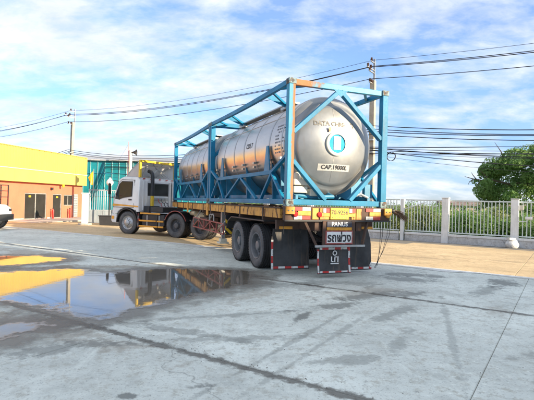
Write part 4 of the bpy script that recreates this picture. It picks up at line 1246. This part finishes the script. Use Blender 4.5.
def leaf_door(a, b_, z0, z1, n_leaf, mat_fr):
    d_ = obj('door', MB().box(-.12, -.04, a, a + .06, z0, z1).box(-.12, -.04, b_ - .06, b_, z0, z1).box(-.12, -.04, a + .06, b_ - .06, z1 - .07, z1).box(-.12, -.04, a + .06, b_ - .06, z0, z0 + .06), mat_fr, shop)
    w_ = (b_ - a - .12) / n_leaf
    for k in range(n_leaf):
        obj('pane', MB().box(-.085, -.075, a + .06 + k * w_ + .03, a + .06 + (k + 1) * w_ - .03, z0 + .062, z1 - .072), M['glass_shop'], d_)
        if k: obj('mullion', MB().box(-.11, -.05, a + .06 + k * w_ - .035, a + .06 + k * w_ + .035, z0 + .062, z1 - .072), mat_fr, d_)
    obj('door_handle', MB().box(-.05, -.01, a + .06 + w_ - .10, a + .06 + w_ - .07, z0 + .75, z0 + 1.1), M['galv'], d_)
    obj('notice', MB().box(-.074, -.07, a + .45, a + .68, z1 - .30, z1 - .18), M['yellow'], d_)
    return d_


leaf_door(2.18, 4.40, .06, 1.86, 2, M['alu'])
leaf_door(5.06, 6.10, .06, 1.84, 1, M['alu'])
wn = obj('window', MB().box(-.12, -.03, 6.32, 6.38, .98, 1.80).box(-.12, -.03, 7.38, 7.44, .98, 1.80).box(-.12, -.03, 6.38, 7.38, 1.74, 1.80).box(-.12, .03, 6.38, 7.38, .98, 1.03), M['alu'], shop)
obj('pane', MB().box(-.085, -.075, 6.40, 7.36, 1.032, 1.738), M['glass_shop'], wn)
obj('mullion', MB().box(-.11, -.04, 6.86, 6.90, 1.032, 1.738), M['alu'], wn)
sh = obj('shutter', MB().box(.004, .05, 7.50, 8.02, .10, 1.86), M['cab_grey'], shop, .005)
for k in range(9): obj('shutter_slat', MB().box(.052, .068, 7.55, 7.97, .18 + k * .185, .30 + k * .185), M['galv'], sh)
obj('wall_lamp', MB().box(.004, .16, 4.72, 4.90, 2.12, 2.30), M['black_metal'], shop, .02)
obj('lantern', MB().box(.30, .42, 5.65, 5.80, 2.36, 2.56).box(.34, .38, 5.71, 5.74, 2.30, 2.36), M['yellow'], shop, .01)
obj('skirting', MB().box(.003, .03, T0, 2.1, -.05, .16).box(.003, .03, 4.45, 5.0, -.05, .16), M['kerb'], shop)
# apron and kerb in front of the shop
ap = structure(obj('pavement', MB().prism([(0.005, T0 - 2), (2.6, T0 - 2), (2.9, 6.5), (2.4, T1 + 1.5), (.005, T1 + 1.5)], -.12, .05, 'z'), M['kerb']))
ap.location = shop.location; ap.rotation_euler = shop.rotation_euler


def shop_pt(x, y, z=0):
    c_, s_ = math.cos(FH), math.sin(FH)
    return (shop.location.x + c_ * x - s_ * y, shop.location.y + s_ * x + c_ * y, shop.location.z + z)


for k, (y, lab) in enumerate(((4.78, 'red fire extinguisher standing between the two shop doors'), (6.75, 'red fire extinguisher standing below the shop window'))):
    e = thing('fire_extinguisher', lab, 'fire extinguisher', shop_pt(.25, y, .05), 0, 'fire extinguishers by the shop')
    obj('cylinder', MB().lathe([(0, 0), (.065, 0), (.07, .02), (.07, .56), (.06, .62), (.04, .67), (.03, .70), (0, .70)], 20, 'z', cap=False), M['red'], e)
    obj('valve', MB().box(-.03, .03, -.07, .03, .70, .76).tube([(0, .04, .74), (.0, .14, .68), (0, .13, .35)], .014, 6), M['black_metal'], e)
# black window rack in front of the coral wall at the left edge
rk = thing('metal_rack', 'black open metal rack standing against the coral wall at the left edge', 'rack', shop_pt(.9, -.95, .05), FH)
for y in (-2.6, -1.3, 0): obj('upright', MB().box(-.025, .025, y - .025, y + .025, 0, 2.2), M['black_metal'], rk); obj('upright', MB().box(.475, .525, y - .025, y + .025, 0, 2.2), M['black_metal'], rk)
for z in (.6, 1.02, 1.5, 1.86, 2.2): obj('shelf_frame', MB().box(-.02, .02, -2.6, 0, z - .02, z + .02).box(.48, .52, -2.6, 0, z - .02, z + .02).box(-.02, .52, -.02, .02, z - .019, z + .019), M['black_metal'], rk)
# flag at the building corner
fp = thing('flag', 'yellow flag hanging on a thin pole at the corner of the yellow building', 'flag', shop_pt(.9, T1 + .1, .05))
obj('pole', MB().tube([(0, 0, 0), (0, 0, 2.3), (.03, -.02, 3.9)], .02, 8), M['galv'], fp)
nx, nz = 8, 10; vs_ = []
for j in range(nz + 1):
    for i in range(nx + 1):
        fx, fz = i / nx, j / nz
        vs_.append((-.02 - .42 * fx * (.45 + .55 * fz) , .10 * math.sin(fx * 7 + fz * 2) * fx, 3.75 - 1.15 * (1 - fz) - .55 * fx * fz))
fo = obj('cloth', MB().add(vs_, [(j * (nx + 1) + i, j * (nx + 1) + i + 1, (j + 1) * (nx + 1) + i + 1, (j + 1) * (nx + 1) + i) for j in range(nz) for i in range(nx)], True), M['yellow'], fp)
fo.modifiers.new('thick', 'SOLIDIFY').thickness = .004

# ------------------------------------------------------------------ white pickup at the left edge
pk = thing('pickup_truck', 'white pickup with black bumper, cut off by the left edge of the picture', 'pickup', (-14.1, 20.1, gz(-14.1, 20.1)), R(-82))
# local x right, y forward
prof = [(-2.4, .62), (-2.4, 1.12), (-.3, 1.12), (-.15, 1.72), (.75, 1.74), (1.25, 1.20), (2.10, 1.10), (2.32, .95), (2.36, .62), (2.27, .55), (2.21, .80), (2.0, .95), (1.8, .97), (1.6, .95), (1.39, .80), (1.33, .50), (-1.08, .50), (-1.14, .80), (-1.35, .95), (-1.55, .97), (-1.75, .95), (-1.96, .80), (-2.02, .55)]
obj('body', MB().prism(prof, -.86, .86, 'x'), M['white'], pk, .05)
for sd in (-1, 1):
    obj('side_window', MB().prism([(-.10, 1.18), (-.02, 1.66), (.70, 1.67), (1.10, 1.18)], sd * .862, sd * .872, 'x'), M['glass'], pk)
    for y in (-1.55, 1.80):
        add_wheel(pk, sd * .76, y, .37, sd, False, M['rim_silver'], scale=.70)
    obj('headlamp', MB().box(sd * .70 - .16, sd * .70 + .16, 2.22, 2.345, .80, .93), M['glass'], pk, .02)
obj('front_bumper', MB().box(-.88, .88, 2.24, 2.44, .42, .70), M['black_metal'], pk, .03)
obj('windscreen', MB().add([(-.74, .80, 1.70), (.74, .80, 1.70), (.80, 1.25, 1.17), (-.80, 1.25, 1.17)], [(0, 1, 2, 3)]), M['glass'], pk).modifiers.new('t', 'SOLIDIFY').thickness = .012

# ------------------------------------------------------------------ gate, pillars and teal shed behind the cab
zl = gz(-10.7, 26.9)
gp_ = thing('gate_pillar', 'white square gate pillar beside the grey gate', 'pillar', (-10.75, 26.95, zl))
obj('shaft', MB().box(-.15, .15, -.15, .15, -.02, 1.84), M['white'], gp_, .015)
obj('base', MB().box(-.28, .32, -.30, .25, -.02, .10), M['kerb'], gp_, .01)
obj('cap', MB().box(-.18, .18, -.18, .18, 1.842, 1.90), M['white'], gp_, .01)
M['gate_grey'] = paint('gate_grey', (.28, .32, .35), .5, wear=.08, scale=3, var=.08)
gt = thing('steel_gate', 'grey steel gate, barred above and solid below, beside the white pillar', 'gate', (-11.2, 28.6, gz(-11, 28.6)), R(12))
obj('rail', MB().box(0, 1.75, -.025, .025, .06, .12).box(0, 1.75, -.025, .025, .82, .90).box(0, 1.75, -.025, .025, 2.10, 2.17), M['gate_grey'], gt)
for x in (0, .86, 1.70): obj('stile', MB().box(x, x + .06, -.028, .028, .04, 2.18), M['gate_grey'], gt)
bar = MB().box(-.011, .011, -.011, .011, .905, 2.095).mesh('bar'); bar.materials.append(M['white'])
for k in range(13):
    o = bpy.data.objects.new('bar', bar); COL.objects.link(o); o.parent = gt; o.location = (.12 + k * .125, 0, 0)
for k in range(7):
    obj('panel', MB().box(.07 + k * .23, .29 + k * .23, -.012, .006, .125, .815), M['gate_grey'], gt)
M['green_gate'] = paint('green_gate', (.02, .36, .27), .45, wear=.05, scale=2, var=.1)
gg = thing('green_gate_leaf', 'green metal gate leaf with pale frame in front of the cab', 'gate', (-9.55, 28.75, gz(-9.5, 28.7)), R(8))
obj('frame', MB().box(-.06, 0, -.03, .03, .5, 2.08).box(.74, .80, -.03, .03, .5, 2.08).box(0, .74, -.03, .03, 2.02, 2.08).box(0, .74, -.03, .03, .5, .56), M['white'], gg)
for k in range(6): obj('board', MB().box(.005 + k * .123, .118 + k * .123, -.012, .012, .562, 2.018), M['green_gate'], gg)
pb = thing('planter', 'dark planter box on the ground just ahead of the truck cab', 'planter', (-9.45, 27.5, gz(-9.45, 27.5)), R(8))
obj('tub', MB().prism([(-.55, 0), (.75, 0), (.8, .55), (-.6, .55)], -.25, .25, 'y'), M['black_metal'], pb, .02)
obj('rim', MB().box(-.64, .84, -.29, .29, .552, .60), M['black_metal'], pb, .01)
lp = thing('lantern_post', 'white globe lantern on a slim dark post by the gate', 'lamp post', (-9.65, 27.9, gz(-9.65, 27.9)))
obj('post', MB().lathe([(.09, 0), (.09, .15), (.04, .2), (.035, 2.35), (.06, 2.40)], 16, 'z'), M['black_metal'], lp)
obj('globe', MB().lathe([(0, 2.38), (.10, 2.41), (.19, 2.52), (.21, 2.62), (.17, 2.74), (.08, 2.83), (.03, 2.90), (0, 2.93)], 20, 'z', cap=False), M['white'], lp)
obj('bracket', MB().tube([(0, 0, 2.1), (-.25, 0, 2.15), (-.35, 0, 2.3)], .018, 6), M['black_metal'], lp)
# loudspeaker mast behind the cab
M['pink_mast'] = paint('faded_red_mast', (.70, .30, .30), .6, wear=.25, wear_col=(.7, .65, .6), scale=4)
sp = thing('speaker_mast', 'white mast with a horn loudspeaker and thin faded red aerial above the cab roof', 'mast', (-9.75, 32.3, gz(-9.7, 32.3)))
obj('post', MB().tube([(0, 0, 0), (0, 0, 5.15)], .11, 12), M['cream'], sp)
obj('aerial', MB().tube([(-.17, 0, 0), (-.17, 0, 5.75)], [.05, .022], 8), M['pink_mast'], sp)
obj('horn', MB().lathe([(.04, .05), (.07, .2), (.13, .32), (.22, .42), (.20, .42), (.10, .32), (0, .3)], 20, 'x', (0, -.05, 5.0), cap=False), M['black_metal'], sp)
obj('guy_wire', MB().tube([(-.17, 0, 5.6), (-2.2, 1.5, 3.0)], .006, 4), M['black_metal'], sp)

M['teal'] = paint('teal_sheet', (.01, .22, .27), .42, wear=.0, scale=1.0, var=.10, dirt=.12)
M['teal_line'] = paint('teal_frame', (.30, .55, .55), .5, wear=.05, scale=3)
ts = thing('teal_shed', 'teal sheet metal shed in pale framing behind the gate and cab', 'shed', (-18.2, 40.0, -.23), R(4))
obj('core', MB().box(0, 14.5, .03, 10, 0, 5.05), M['teal'], ts)
cw_, rows = .62, ((.1, 1.9), (1.95, 3.9), (3.95, 5.0))
pm = {}
for r_, (z0, z1) in enumerate(rows):
    mb = MB().box(.012, cw_ - .012, 0, .028, z0, z1); pm[r_] = mb.mesh('panel'); pm[r_].materials.append(M['teal'])
    for k in range(23):
        o = bpy.data.objects.new('panel', pm[r_]); COL.objects.link(o); o.parent = ts; o.location = (.1 + k * cw_, rnd.uniform(-.006, .006), 0)
stm = MB().box(-.02, .02, -.05, .001, 0, 5.02).mesh('mullion'); stm.materials.append(M['teal_line'])
for k in range(24):
    o = bpy.data.objects.new('mullion', stm); COL.objects.link(o); o.parent = ts; o.location = (.1 + k * cw_, -.004, 0)
for z in (1.925, 3.925): obj('transom', MB().box(.02, 14.45, -.06, -.006, z - .022, z + .022), M['saddle'], ts)
obj('roof', MB().prism([(-.3, 5.02), (-.3, 5.12), (5, 5.9), (10.3, 5.12), (10.3, 5.02), (5, 5.8)], -.25, 14.8, 'x'), M['cab_grey'], ts)
sg = thing('signboard', 'small red and white signboard beside the yellow flag', 'sign', (-16.9, 38.6, -.2), R(4))
obj('board', MB().box(0, 1.15, -.03, .03, 4.05, 4.85), M['cab_grey'], sg)
obj('red_band', MB().box(.04, .95, -.04, -.031, 4.22, 4.50), M['rail_red'], sg)
obj('white_band', MB().box(.97, 1.12, -.04, -.031, 4.1, 4.8).box(.1, .95, -.04, -.031, 4.08, 4.16), M['white'], sg)
obj('leg', MB().box(.1, .18, .032, .08, 0, 4.8).box(.95, 1.03, .032, .08, 0, 4.8), M['galv'], sg)

# ------------------------------------------------------------------ roadside fence on the right
M['fence_white'] = paint('fence_paint', (.76, .78, .78), .5, wear=.06, wear_col=(.35, .3, .25), scale=3, var=.06, dirt=.2)
M['fence_pale'] = paint('fence_bar_paint', (.62, .70, .68), .5, wear=.08, scale=4, var=.06)
M['plinth'] = concrete('plinth_concrete', (.62, .63, .63), .15, joints=False)
zf = gz(*(U2 * 3 + W2 * W_FENCE).xy)
# fence local frame: x along +U, y along W (away)
base = U2 * -9.0 + W2 * W_FENCE
# a right-handed frame: x runs along -U (to the right in the picture), y along W
fence = thing('metal_fence', 'pale barred metal fence with white pillars on a low concrete wall along the road', 'fence', (base.x, base.y, zf), math.atan2(-U2.y, -U2.x))
def fx(u): return -(u + 9.0)      # u measured along the road
pillars = [-7.2, -4.2, -1.2, 1.8, 4.78, 6.88, 9.2, 12.2, 15.2]
for u in pillars:
    w_ = .09 if abs(u - 6.88) < .01 else .155
    h_ = 2.12 if w_ < .1 else 2.18
    pz = obj('pillar', MB().box(fx(u) - w_, fx(u) + w_, -w_, w_, -.05, h_), M['fence_white'], fence, .012)
    if w_ > .1: obj('pillar_cap', MB().box(fx(u) - w_ - .02, fx(u) + w_ + .02, -w_ - .02, w_ + .02, h_ + .002, h_ + .04), M['fence_white'], pz, .006)
bar = MB().box(-.019, .019, -.019, .019, .545, 2.035).mesh('bar'); bar.materials.append(M['fence_pale'])
for a, b_ in zip(pillars[:-1], pillars[1:]):
    wa = .156; x0, x1 = fx(b_) + wa, fx(a) - wa
    obj('plinth', MB().box(x0, x1, -.10, .10, -.08, .335), M['plinth'], fence, .01)
    obj('plinth_coping', MB().box(x0, x1, -.13, .13, .337, .44), M['fence_white'], fence, .008)
    obj('rail', MB().box(x0, x1, -.025, .025, .49, .543), M['fence_pale'], fence); obj('rail', MB().box(x0, x1, -.028, .028, 2.037, 2.10), M['fence_pale'], fence)
    n_b = max(1, int(round((x1 - x0) / .155)))
    for k in range(1, n_b):
        o = bpy.data.objects.new('bar', bar); COL.objects.link(o); o.parent = fence; o.location = (x0 + (x1 - x0) * k / n_b + rnd.uniform(-.006, .006), 0, 0); o.rotation_euler = (0, rnd.uniform(-.004, .004), rnd.uniform(0, .3))
obj('stay', MB().beam((fx(6.75), -.04, 1.62), (fx(5.75), -.04, 1.95), .035, .035), M['fence_white'], fence)
pcam = U2 * 1.52 + W2 * (W_FENCE - .2)
cc = thing('security_camera', 'small white camera on an arm on the fence pillar near the right edge', 'camera', (pcam.x, pcam.y, zf + 1.32), math.atan2(-U2.y, -U2.x))
obj('arm', MB().tube([(-.12, .06, -.12), (.18, 0, -.12), (.26, 0, -.02)], .018, 6), M['fence_white'], cc)
obj('housing', MB().box(.14, .42, -.07, .07, -.02, .10), M['white'], cc, .02)
obj('lens', MB().lathe([(.045, .42), (.045, .44), (0, .44)], 14, 'x', (0, 0, .04), cap=False), M['glass'], cc)
jb = U2 * 1.62 + W2 * (W_FENCE - .16)
jx = thing('junction_box', 'small brownish junction box high on the fence pillar near the right edge', 'junction box', (jb.x, jb.y, zf + 1.72), math.atan2(-U2.y, -U2.x))
obj('case', MB().box(.0, .18, -.06, .05, 0, .20), M['cream'], jx, .012); obj('conduit', MB().tube([(.09, -.0, 0), (.09, 0, -.3)], .015, 6), M['galv'], jx)
lb = U2 * 1.85 + W2 * (W_FENCE - .45)
lu = thing('concrete_lump', 'rough pale concrete lump at the foot of a fence pillar', 'concrete block', (lb.x, lb.y, gz(lb.x, lb.y)))
bm = bmesh.new(); bmesh.ops.create_icosphere(bm, subdivisions=3, radius=.26)
for v in bm.verts:
    n_ = math.sin(v.co.x * 17) * math.cos(v.co.y * 13 + 1) + math.sin(v.co.z * 19 + 2)
    v.co = Vector((v.co.x * 1.1, v.co.y * .9, max(v.co.z, -.16) * 1.05 + .16)) * (1 + .05 * n_)
me = bpy.data.meshes.new('lump'); bm.to_mesh(me); bm.free()
obj('lump', me, M['plinth'], lu)
mb = MB().box(-.2, .1, -.15, .12, .36, .46)
obj('slab_piece', mb, M['plinth'], lu, .02)

# ------------------------------------------------------------------ poles and cables
M['pole'] = paint('pole_concrete', (.42, .38, .30), .85, wear=.1, wear_col=(.2, .17, .13), scale=2, dirt=.3)
M['porcelain'] = paint('insulator_brown', (.09, .05, .04), .3, wear=0, scale=8)
M['cable'] = paint('cable_black', (.03, .032, .036), .7, wear=0, scale=3)
pA, pB = Vector((-19.0, 43.9)), Vector((6.0, 26.2))
dP = (pB - pA); span = dP.length; dPn = dP.normalized()
poleXY = {-1: pA - dP, 0: pA, 1: pB, 2: pB + dP}
perp = Vector((-dPn.y, dPn.x)) * -1      # towards the road
pz0 = -.25


def pole(xy, lean, label, h=8.95):
    r_ = thing('utility_pole', label, 'utility pole', (xy.x, xy.y, pz0), math.atan2(dPn.y, dPn.x), 'utility poles behind the fence')
    obj('shaft', MB().prism([(-.15, -.13), (.15, -.13), (.15, .13), (-.15, .13)], 0, h, 'z'), M['pole'], r_, .02)
    o_ = obj('extension', MB().box(-.05, .05, .135, .20, h - .6, h + 1.3), M['galv'], r_)
    for z, ys in ((h + 1.22, (-.25,)), (h + .78, (-.35, -.75)), (h + .62, (-.5,)), (h - .02, (-.45, -.2))):
        arm = obj('bracket', MB().box(-.03, .03, min(ys) - .1, .13, z - .19, z - .14), M['galv'], r_)
        for y in ys:
            obj('insulator', MB().lathe([(0, z - .16), (.07, z - .14), (.045, z - .10), (.085, z - .06), (.045, z - .02), (.075, z + .02), (.03, z + .06), (0, z + .07)], 12, 'z', (0, y, 0), cap=False), M['porcelain'], arm)
    for z in (6.0, 5.5, 4.8): obj('clamp', MB().box(-.17, .17, -.30, -.132, z - .04, z + .04), M['galv'], r_)
    r_.rotation_euler = (0, lean, math.atan2(dPn.y, dPn.x))
    return r_


pole(poleXY[0], R(1.0), 'tall concrete utility pole rising behind the yellow building')
pole(poleXY[1], R(-.5), 'tall concrete utility pole rising behind the rear tank')


def cable(z_pole, yoff, sag, r_, label, group, jit=0.0, seed=0):
    rr_ = random.Random(seed); pts = []
    side = Vector((dPn.y, -dPn.x)) * yoff
    for sgm in (-1, 0, 1):
        a = poleXY[sgm]; sg_ = sag * (1 + rr_.uniform(-jit, jit))
        for k in range(17 + (sgm == 1)):
            f_ = k / 17; p_ = a + dP * f_ + side
            pts.append((p_.x, p_.y, pz0 + z_pole - 4 * sg_ * f_ * (1 - f_)))
    o_ = obj('power_cable', MB().tube(pts, r_, 5), M['cable'])
    return tag(o_, label, 'cable', group)


cable(10.05, .25, .60, .011, 'thin topmost overhead cable crossing the sky between the two poles', 'power cables')
cable(9.68, .35, .62, .021, 'second highest overhead cable on the two poles, upper of a close pair', 'power cables')
cable(9.52, .75, .66, .021, 'third highest overhead cable on the two poles, lower of a close pair', 'power cables')
cable(8.94, .45, .62, .019, 'fourth highest overhead cable on the two poles, well below the close pair', 'power cables')
r4 = random.Random(11)
tl = 'thin black telecom cable in the low bundle sagging between the poles'
for k, z in enumerate((6.30, 6.12, 5.98, 5.80)):
    o = cable(z, .3, 1.05, .022, ('uppermost', 'second', 'third', 'lowest')[k] + ' of the four spaced telecom cables above the low tangled bundle', 'spaced telecom cables', .08, k)
    o.name = 'telecom_cable'
for k in range(11):
    o = cable(4.75 + r4.uniform(-.18, .55), .3 + r4.uniform(-.05, .05), r4.uniform(.5, 1.25), r4.choice((.008, .010, .013, .02)), tl, 'bundled telecom cables', .35, 20 + k)
    o.name = 'telecom_cable'
cp = pB + dPn * 1.2 + Vector((dPn.y, -dPn.x)) * .3
coil = MB()
for k in range(3):
    coil.tube([(.24 * math.cos(2 * math.pi * i / 24) + .01 * k, .02 * k, .24 * math.sin(2 * math.pi * i / 24)) for i in range(25)], .014, 5)
co = obj('cable_coil', coil, M['cable']); co.location = (cp.x, cp.y, 4.25); co.rotation_euler = (0, 0, math.atan2(dPn.y, dPn.x))
tag(co, 'round coil of spare black cable hanging from the low cable bundle beside the container', 'cable coil')

# ------------------------------------------------------------------ vegetation
def leaf_mat(name, c0, c1, c2):
    mt, t, b = new_mat(name)
    g = nd(t, 'ShaderNodeNewGeometry'); n1 = noise(t, g.outputs['Position'], 1.3, 4); n2 = noise(t, g.outputs['Position'], 14, 2)
    c = mixc(t, rampf(t, n1, .35, .65), c0, c1); c = mixc(t, rampf(t, n2, .45, .7, 0, .7), c, c2)
    t.links.new(c, b.inputs['Base Color']); b.inputs['Roughness'].default_value = .55
    tr = nd(t, 'ShaderNodeBsdfTranslucent'); t.links.new(c, tr.inputs[0]); mx = nd(t, 'ShaderNodeMixShader'); mx.inputs[0].default_value = .42
    t.links.new(b.outputs[0], mx.inputs[1]); t.links.new(tr.outputs[0], mx.inputs[2]); t.links.new(mx.outputs[0], t.nodes['Material Output'].inputs['Surface'])
    return mt


M['leaf_a'] = leaf_mat('leaf_green', (.12, .23, .055), (.18, .32, .085), (.25, .39, .12))
M['leaf_b'] = leaf_mat('leaf_light', (.16, .28, .07), (.23, .37, .10), (.30, .43, .15))
M['leaf_c'] = leaf_mat('leaf_dry', (.16, .22, .07), (.23, .28, .10), (.30, .33, .14))
M['bark'] = paint('bark', (.10, .075, .05), .95, wear=.2, wear_col=(.16, .13, .1), scale=6)


def leaves(mb_, centre, rad, n_, size, rg):
    cx, cy, cz = centre
    for _ in range(n_):
        while True:
            d = Vector((rg.uniform(-1, 1), rg.uniform(-1, 1), rg.uniform(-1, 1)))
            if .25 < d.length < 1: break
        d = d * (d.length ** -.35)
        if d.length > 1: d.normalize()
        p = Vector((cx + d.x * rad[0], cy + d.y * rad[1], cz + d.z * rad[2]))
        nrm = (d + Vector((rg.gauss(0, .6), rg.gauss(0, .6), rg.gauss(.3, .6)))).normalized()
        a = nrm.cross(Vector((rg.gauss(0, 1), rg.gauss(0, 1), rg.gauss(0, 1)))).normalized(); b_ = nrm.cross(a)
        s_ = size * rg.uniform(.6, 1.35)
        mb_.add([p - a * s_, p - b_ * s_ * .45 + nrm * s_ * .12, p + a * s_, p + b_ * s_ * .45 + nrm * s_ * .12], [(0, 1, 2, 3)])


def leaf_mesh(mb_, mat):
    me = bpy.data.meshes.new('crown'); me.from_pydata(mb_.v, [], mb_.f); me.materials.append(mat); return me


# big tree on the right
rg = random.Random(21)
tree = thing('broadleaf_tree', 'dense green broadleaf tree behind the fence at the right edge', 'tree', (18.5, 30.6, -.32)); tree.scale = (1.08, 1.08, 1.09)
tk = MB().tube([(0, 0, 0), (.05, .02, 1.2), (-.05, .05, 2.3), (.1, 0, 3.4)], [.32, .26, .22, .16], 10)
limb_ends = []
for k in range(9):
    a = 2 * math.pi * k / 9 + rg.uniform(-.3, .3); l_ = rg.uniform(1.6, 3.0)
    e = Vector((math.cos(a) * l_, math.sin(a) * l_ * .9, 3.0 + rg.uniform(.2, 2.0)))
    st_ = Vector((0, 0, 2.0 + .12 * k))
    tk.tube([st_, st_.lerp(e, .5) + Vector((0, 0, .25)), e], [.13, .085, .04], 7); limb_ends.append(e)
obj('trunk', tk, M['bark'], tree)
cm_a, cm_b = MB(), MB()
cl_ = []
for e in limb_ends:
    for _ in range(4): cl_.append((e + Vector((rg.gauss(0, .7), rg.gauss(0, .7), rg.gauss(0, .5))), rg.uniform(.55, .95)))
for _ in range(30):
    a = rg.uniform(0, 2 * math.pi); el_ = rg.uniform(-.7, 1.4); rr_ = 2.9
    cl_.append((Vector((math.cos(a) * math.cos(el_) * rr_ * 1.15, math.sin(a) * math.cos(el_) * rr_, 3.2 + math.sin(el_) * 2.35)), rg.uniform(.5, .9)))
for _ in range(34):   # small stray clumps that break up the outline
    a = rg.uniform(0, 2 * math.pi); el_ = rg.uniform(-.9, 1.4); rr_ = rg.uniform(3.2, 3.75)
    cl_.append((Vector((math.cos(a) * math.cos(el_) * rr_ * 1.12, math.sin(a) * math.cos(el_) * rr_, 3.1 + math.sin(el_) * 2.5)), rg.uniform(.22, .42)))
for c_, r_ in cl_:
    leaves(cm_b if rg.random() < .5 else cm_a, c_, (r_, r_, r_ * .72), int(330 * r_ * r_ / .5), rg.choice((.075, .10, .13)), rg)
obj('crown', leaf_mesh(cm_a, M['leaf_a']), M['leaf_a'], tree)
obj('crown', leaf_mesh(cm_b, M['leaf_b']), M['leaf_b'], tree)
tw = MB()
b0 = Vector((-3.2, -.2, 3.4))
tw.tube([b0 + Vector((1.2, 0, -.25)), b0, b0 + Vector((-.75, 0, -.02)), b0 + Vector((-1.25, 0, .05)), b0 + Vector((-1.75, 0, .18))], [.07, .055, .042, .03, .012], 6)
for p0, d in ((-.2, (-.75, 0, .72)), (-.65, (-.42, 0, -.55)), (-1.0, (-.35, 0, .45)), (-1.25, (-.28, 0, -.32)), (-.35, (-.2, 0, -.28))):
    s_ = b0 + Vector((p0, 0, 0)); tw.tube([s_, s_ + Vector(d) * .55 + Vector((-.05, 0, .03)), s_ + Vector(d)], [.032, .022, .009], 5)
tw.tube([Vector((-2.4, 0, 4.6)), Vector((-2.65, 0, 5.2)), Vector((-3.05, 0, 5.75))], [.045, .03, .01], 5)
obj('bare_branch', tw, M['bark'], tree)

# shrubs along the back of the fence
shr = []
for v_ in range(4):
    rg = random.Random(40 + v_); mb = MB()
    for _ in range(16):
        a = rg.uniform(0, 2 * math.pi); d = rg.uniform(0, .75)
        leaves(mb, (math.cos(a) * d, math.sin(a) * d, rg.uniform(.25, 1.35)), (.42, .42, .36), 190, .055, rg)
    shr.append(leaf_mesh(mb, M[('leaf_a', 'leaf_b', 'leaf_b', 'leaf_c')[v_]]))
stem = MB()
for k in range(6): a = k * 1.05; stem.tube([(0, 0, 0), (.2 * math.cos(a), .2 * math.sin(a), .6), (.5 * math.cos(a), .5 * math.sin(a), 1.2)], [.03, .02, .008], 5)
stem = stem.mesh('stem'); stem.materials.append(M['bark'])
rg = random.Random(77); cnt = 0
for row, (w0, sc0) in enumerate(((W_FENCE + 1.7, .95), (W_FENCE + 3.6, 1.05), (W_FENCE + 6.2, 1.2))):
    for i in range(11):
        u = 9.8 - 1.45 * i * (1 + .12 * row) + rg.uniform(-.4, .4) + row * 1.6; p = U2 * u + W2 * (w0 + rg.uniform(-.4, .4))
        s_ = sc0 * rg.uniform(.82, 1.15)
        r_ = thing('shrub', ('low leafy shrub pressed close behind the barred fence', 'leafy shrub in the middle row behind the fence', 'leafy shrub in the rearmost row behind the fence')[row], 'shrub', (p.x, p.y, -.33), rg.uniform(0, 6), 'shrubs behind the fence, row %s' % ('near', 'middle', 'rear')[row])
        r_.scale = (s_ * 1.15, s_ * 1.15, s_ * rg.uniform(.85, 1.1))
        o = bpy.data.objects.new('foliage', shr[rg.randrange(4)]); COL.objects.link(o); o.parent = r_
        o = bpy.data.objects.new('stems', stem); COL.objects.link(o); o.parent = r_

# far tree line and two distant houses
rg = random.Random(9); mb = MB()
for i in range(120):
    x = -20 + i * 1.25 + rg.uniform(-.8, .8); y = 92 + rg.uniform(-4, 12) - .18 * x
    leaves(mb, (x, y, .6 + rg.uniform(0, .8)), (1.8, 1.5, rg.uniform(1.0, 1.9)), 110, .22, rg)
fo = obj('far_tree_line', leaf_mesh(mb, M['leaf_a']), M['leaf_a']); fo['kind'] = 'stuff'; fo['label'] = 'far low line of trees on the horizon beyond the fence'
M['house_wall'] = paint('house_wall', (.50, .40, .32), .8, wear=.05, scale=.6)
M['house_roof'] = paint('house_roof', (.22, .16, .14), .8, wear=.1, scale=.6)
for k, (x, y, w_, h_, lab) in enumerate(((38.5, 100.0, 9.0, 2.1, 'small far house with brown roof seen through the fence beside the container'), (52.0, 101.0, 11.0, 2.2, 'wider far house with brown roof seen through the fence left of the tree'))):
    hs = thing('far_house', lab, 'house', (x, y, -.33), R(-12), 'distant houses beyond the fence')
    obj('wall', MB().box(0, w_, 0, 6, 0, h_), M['house_wall'], hs)
    obj('roof', MB().prism([(-.5, h_ + .02), (6.5, h_ + .02), (3, h_ + 1.15)], -.5, w_ + .5, 'x'), M['house_roof'], hs)
    for j in range(3):
        wn = obj('window', MB().box(.8 + j * w_ / 3, 1.9 + j * w_ / 3, -.05, -.002, .95, 2.1), M['white'], hs)
        obj('pane', MB().box(.88 + j * w_ / 3, 1.82 + j * w_ / 3, -.06, -.052, 1.03, 2.02), M['glass'], wn)

# loose grit and small stones on the yard, thickest along the slab joint
rg = random.Random(55); mb = MB()
for k in range(900):
    if k % 3:
        u = rg.uniform(-6, 12); w_ = 3.53 + rg.gauss(0, .12)
    else:
        u = rg.uniform(-6, 12); w_ = rg.uniform(2.4, 11.5)
    p = U2 * u + W2 * w_; s_ = rg.choice((.003, .003, .004, .005, .007)); a = rg.uniform(0, 3)
    ca, sa = math.cos(a) * s_, math.sin(a) * s_
    mb.add([(p.x + ca, p.y + sa, .001), (p.x - sa, p.y + ca * 1.2, .001), (p.x - ca * 1.3, p.y - sa, .001), (p.x + sa, p.y - ca, .001), (p.x, p.y, .001 + s_ * .9)],
           [(0, 1, 4), (1, 2, 4), (2, 3, 4), (3, 0, 4)])
go = obj('loose_grit', mb, M['joint']); go['kind'] = 'stuff'; go['label'] = 'loose grit and tiny stones scattered on the concrete yard'
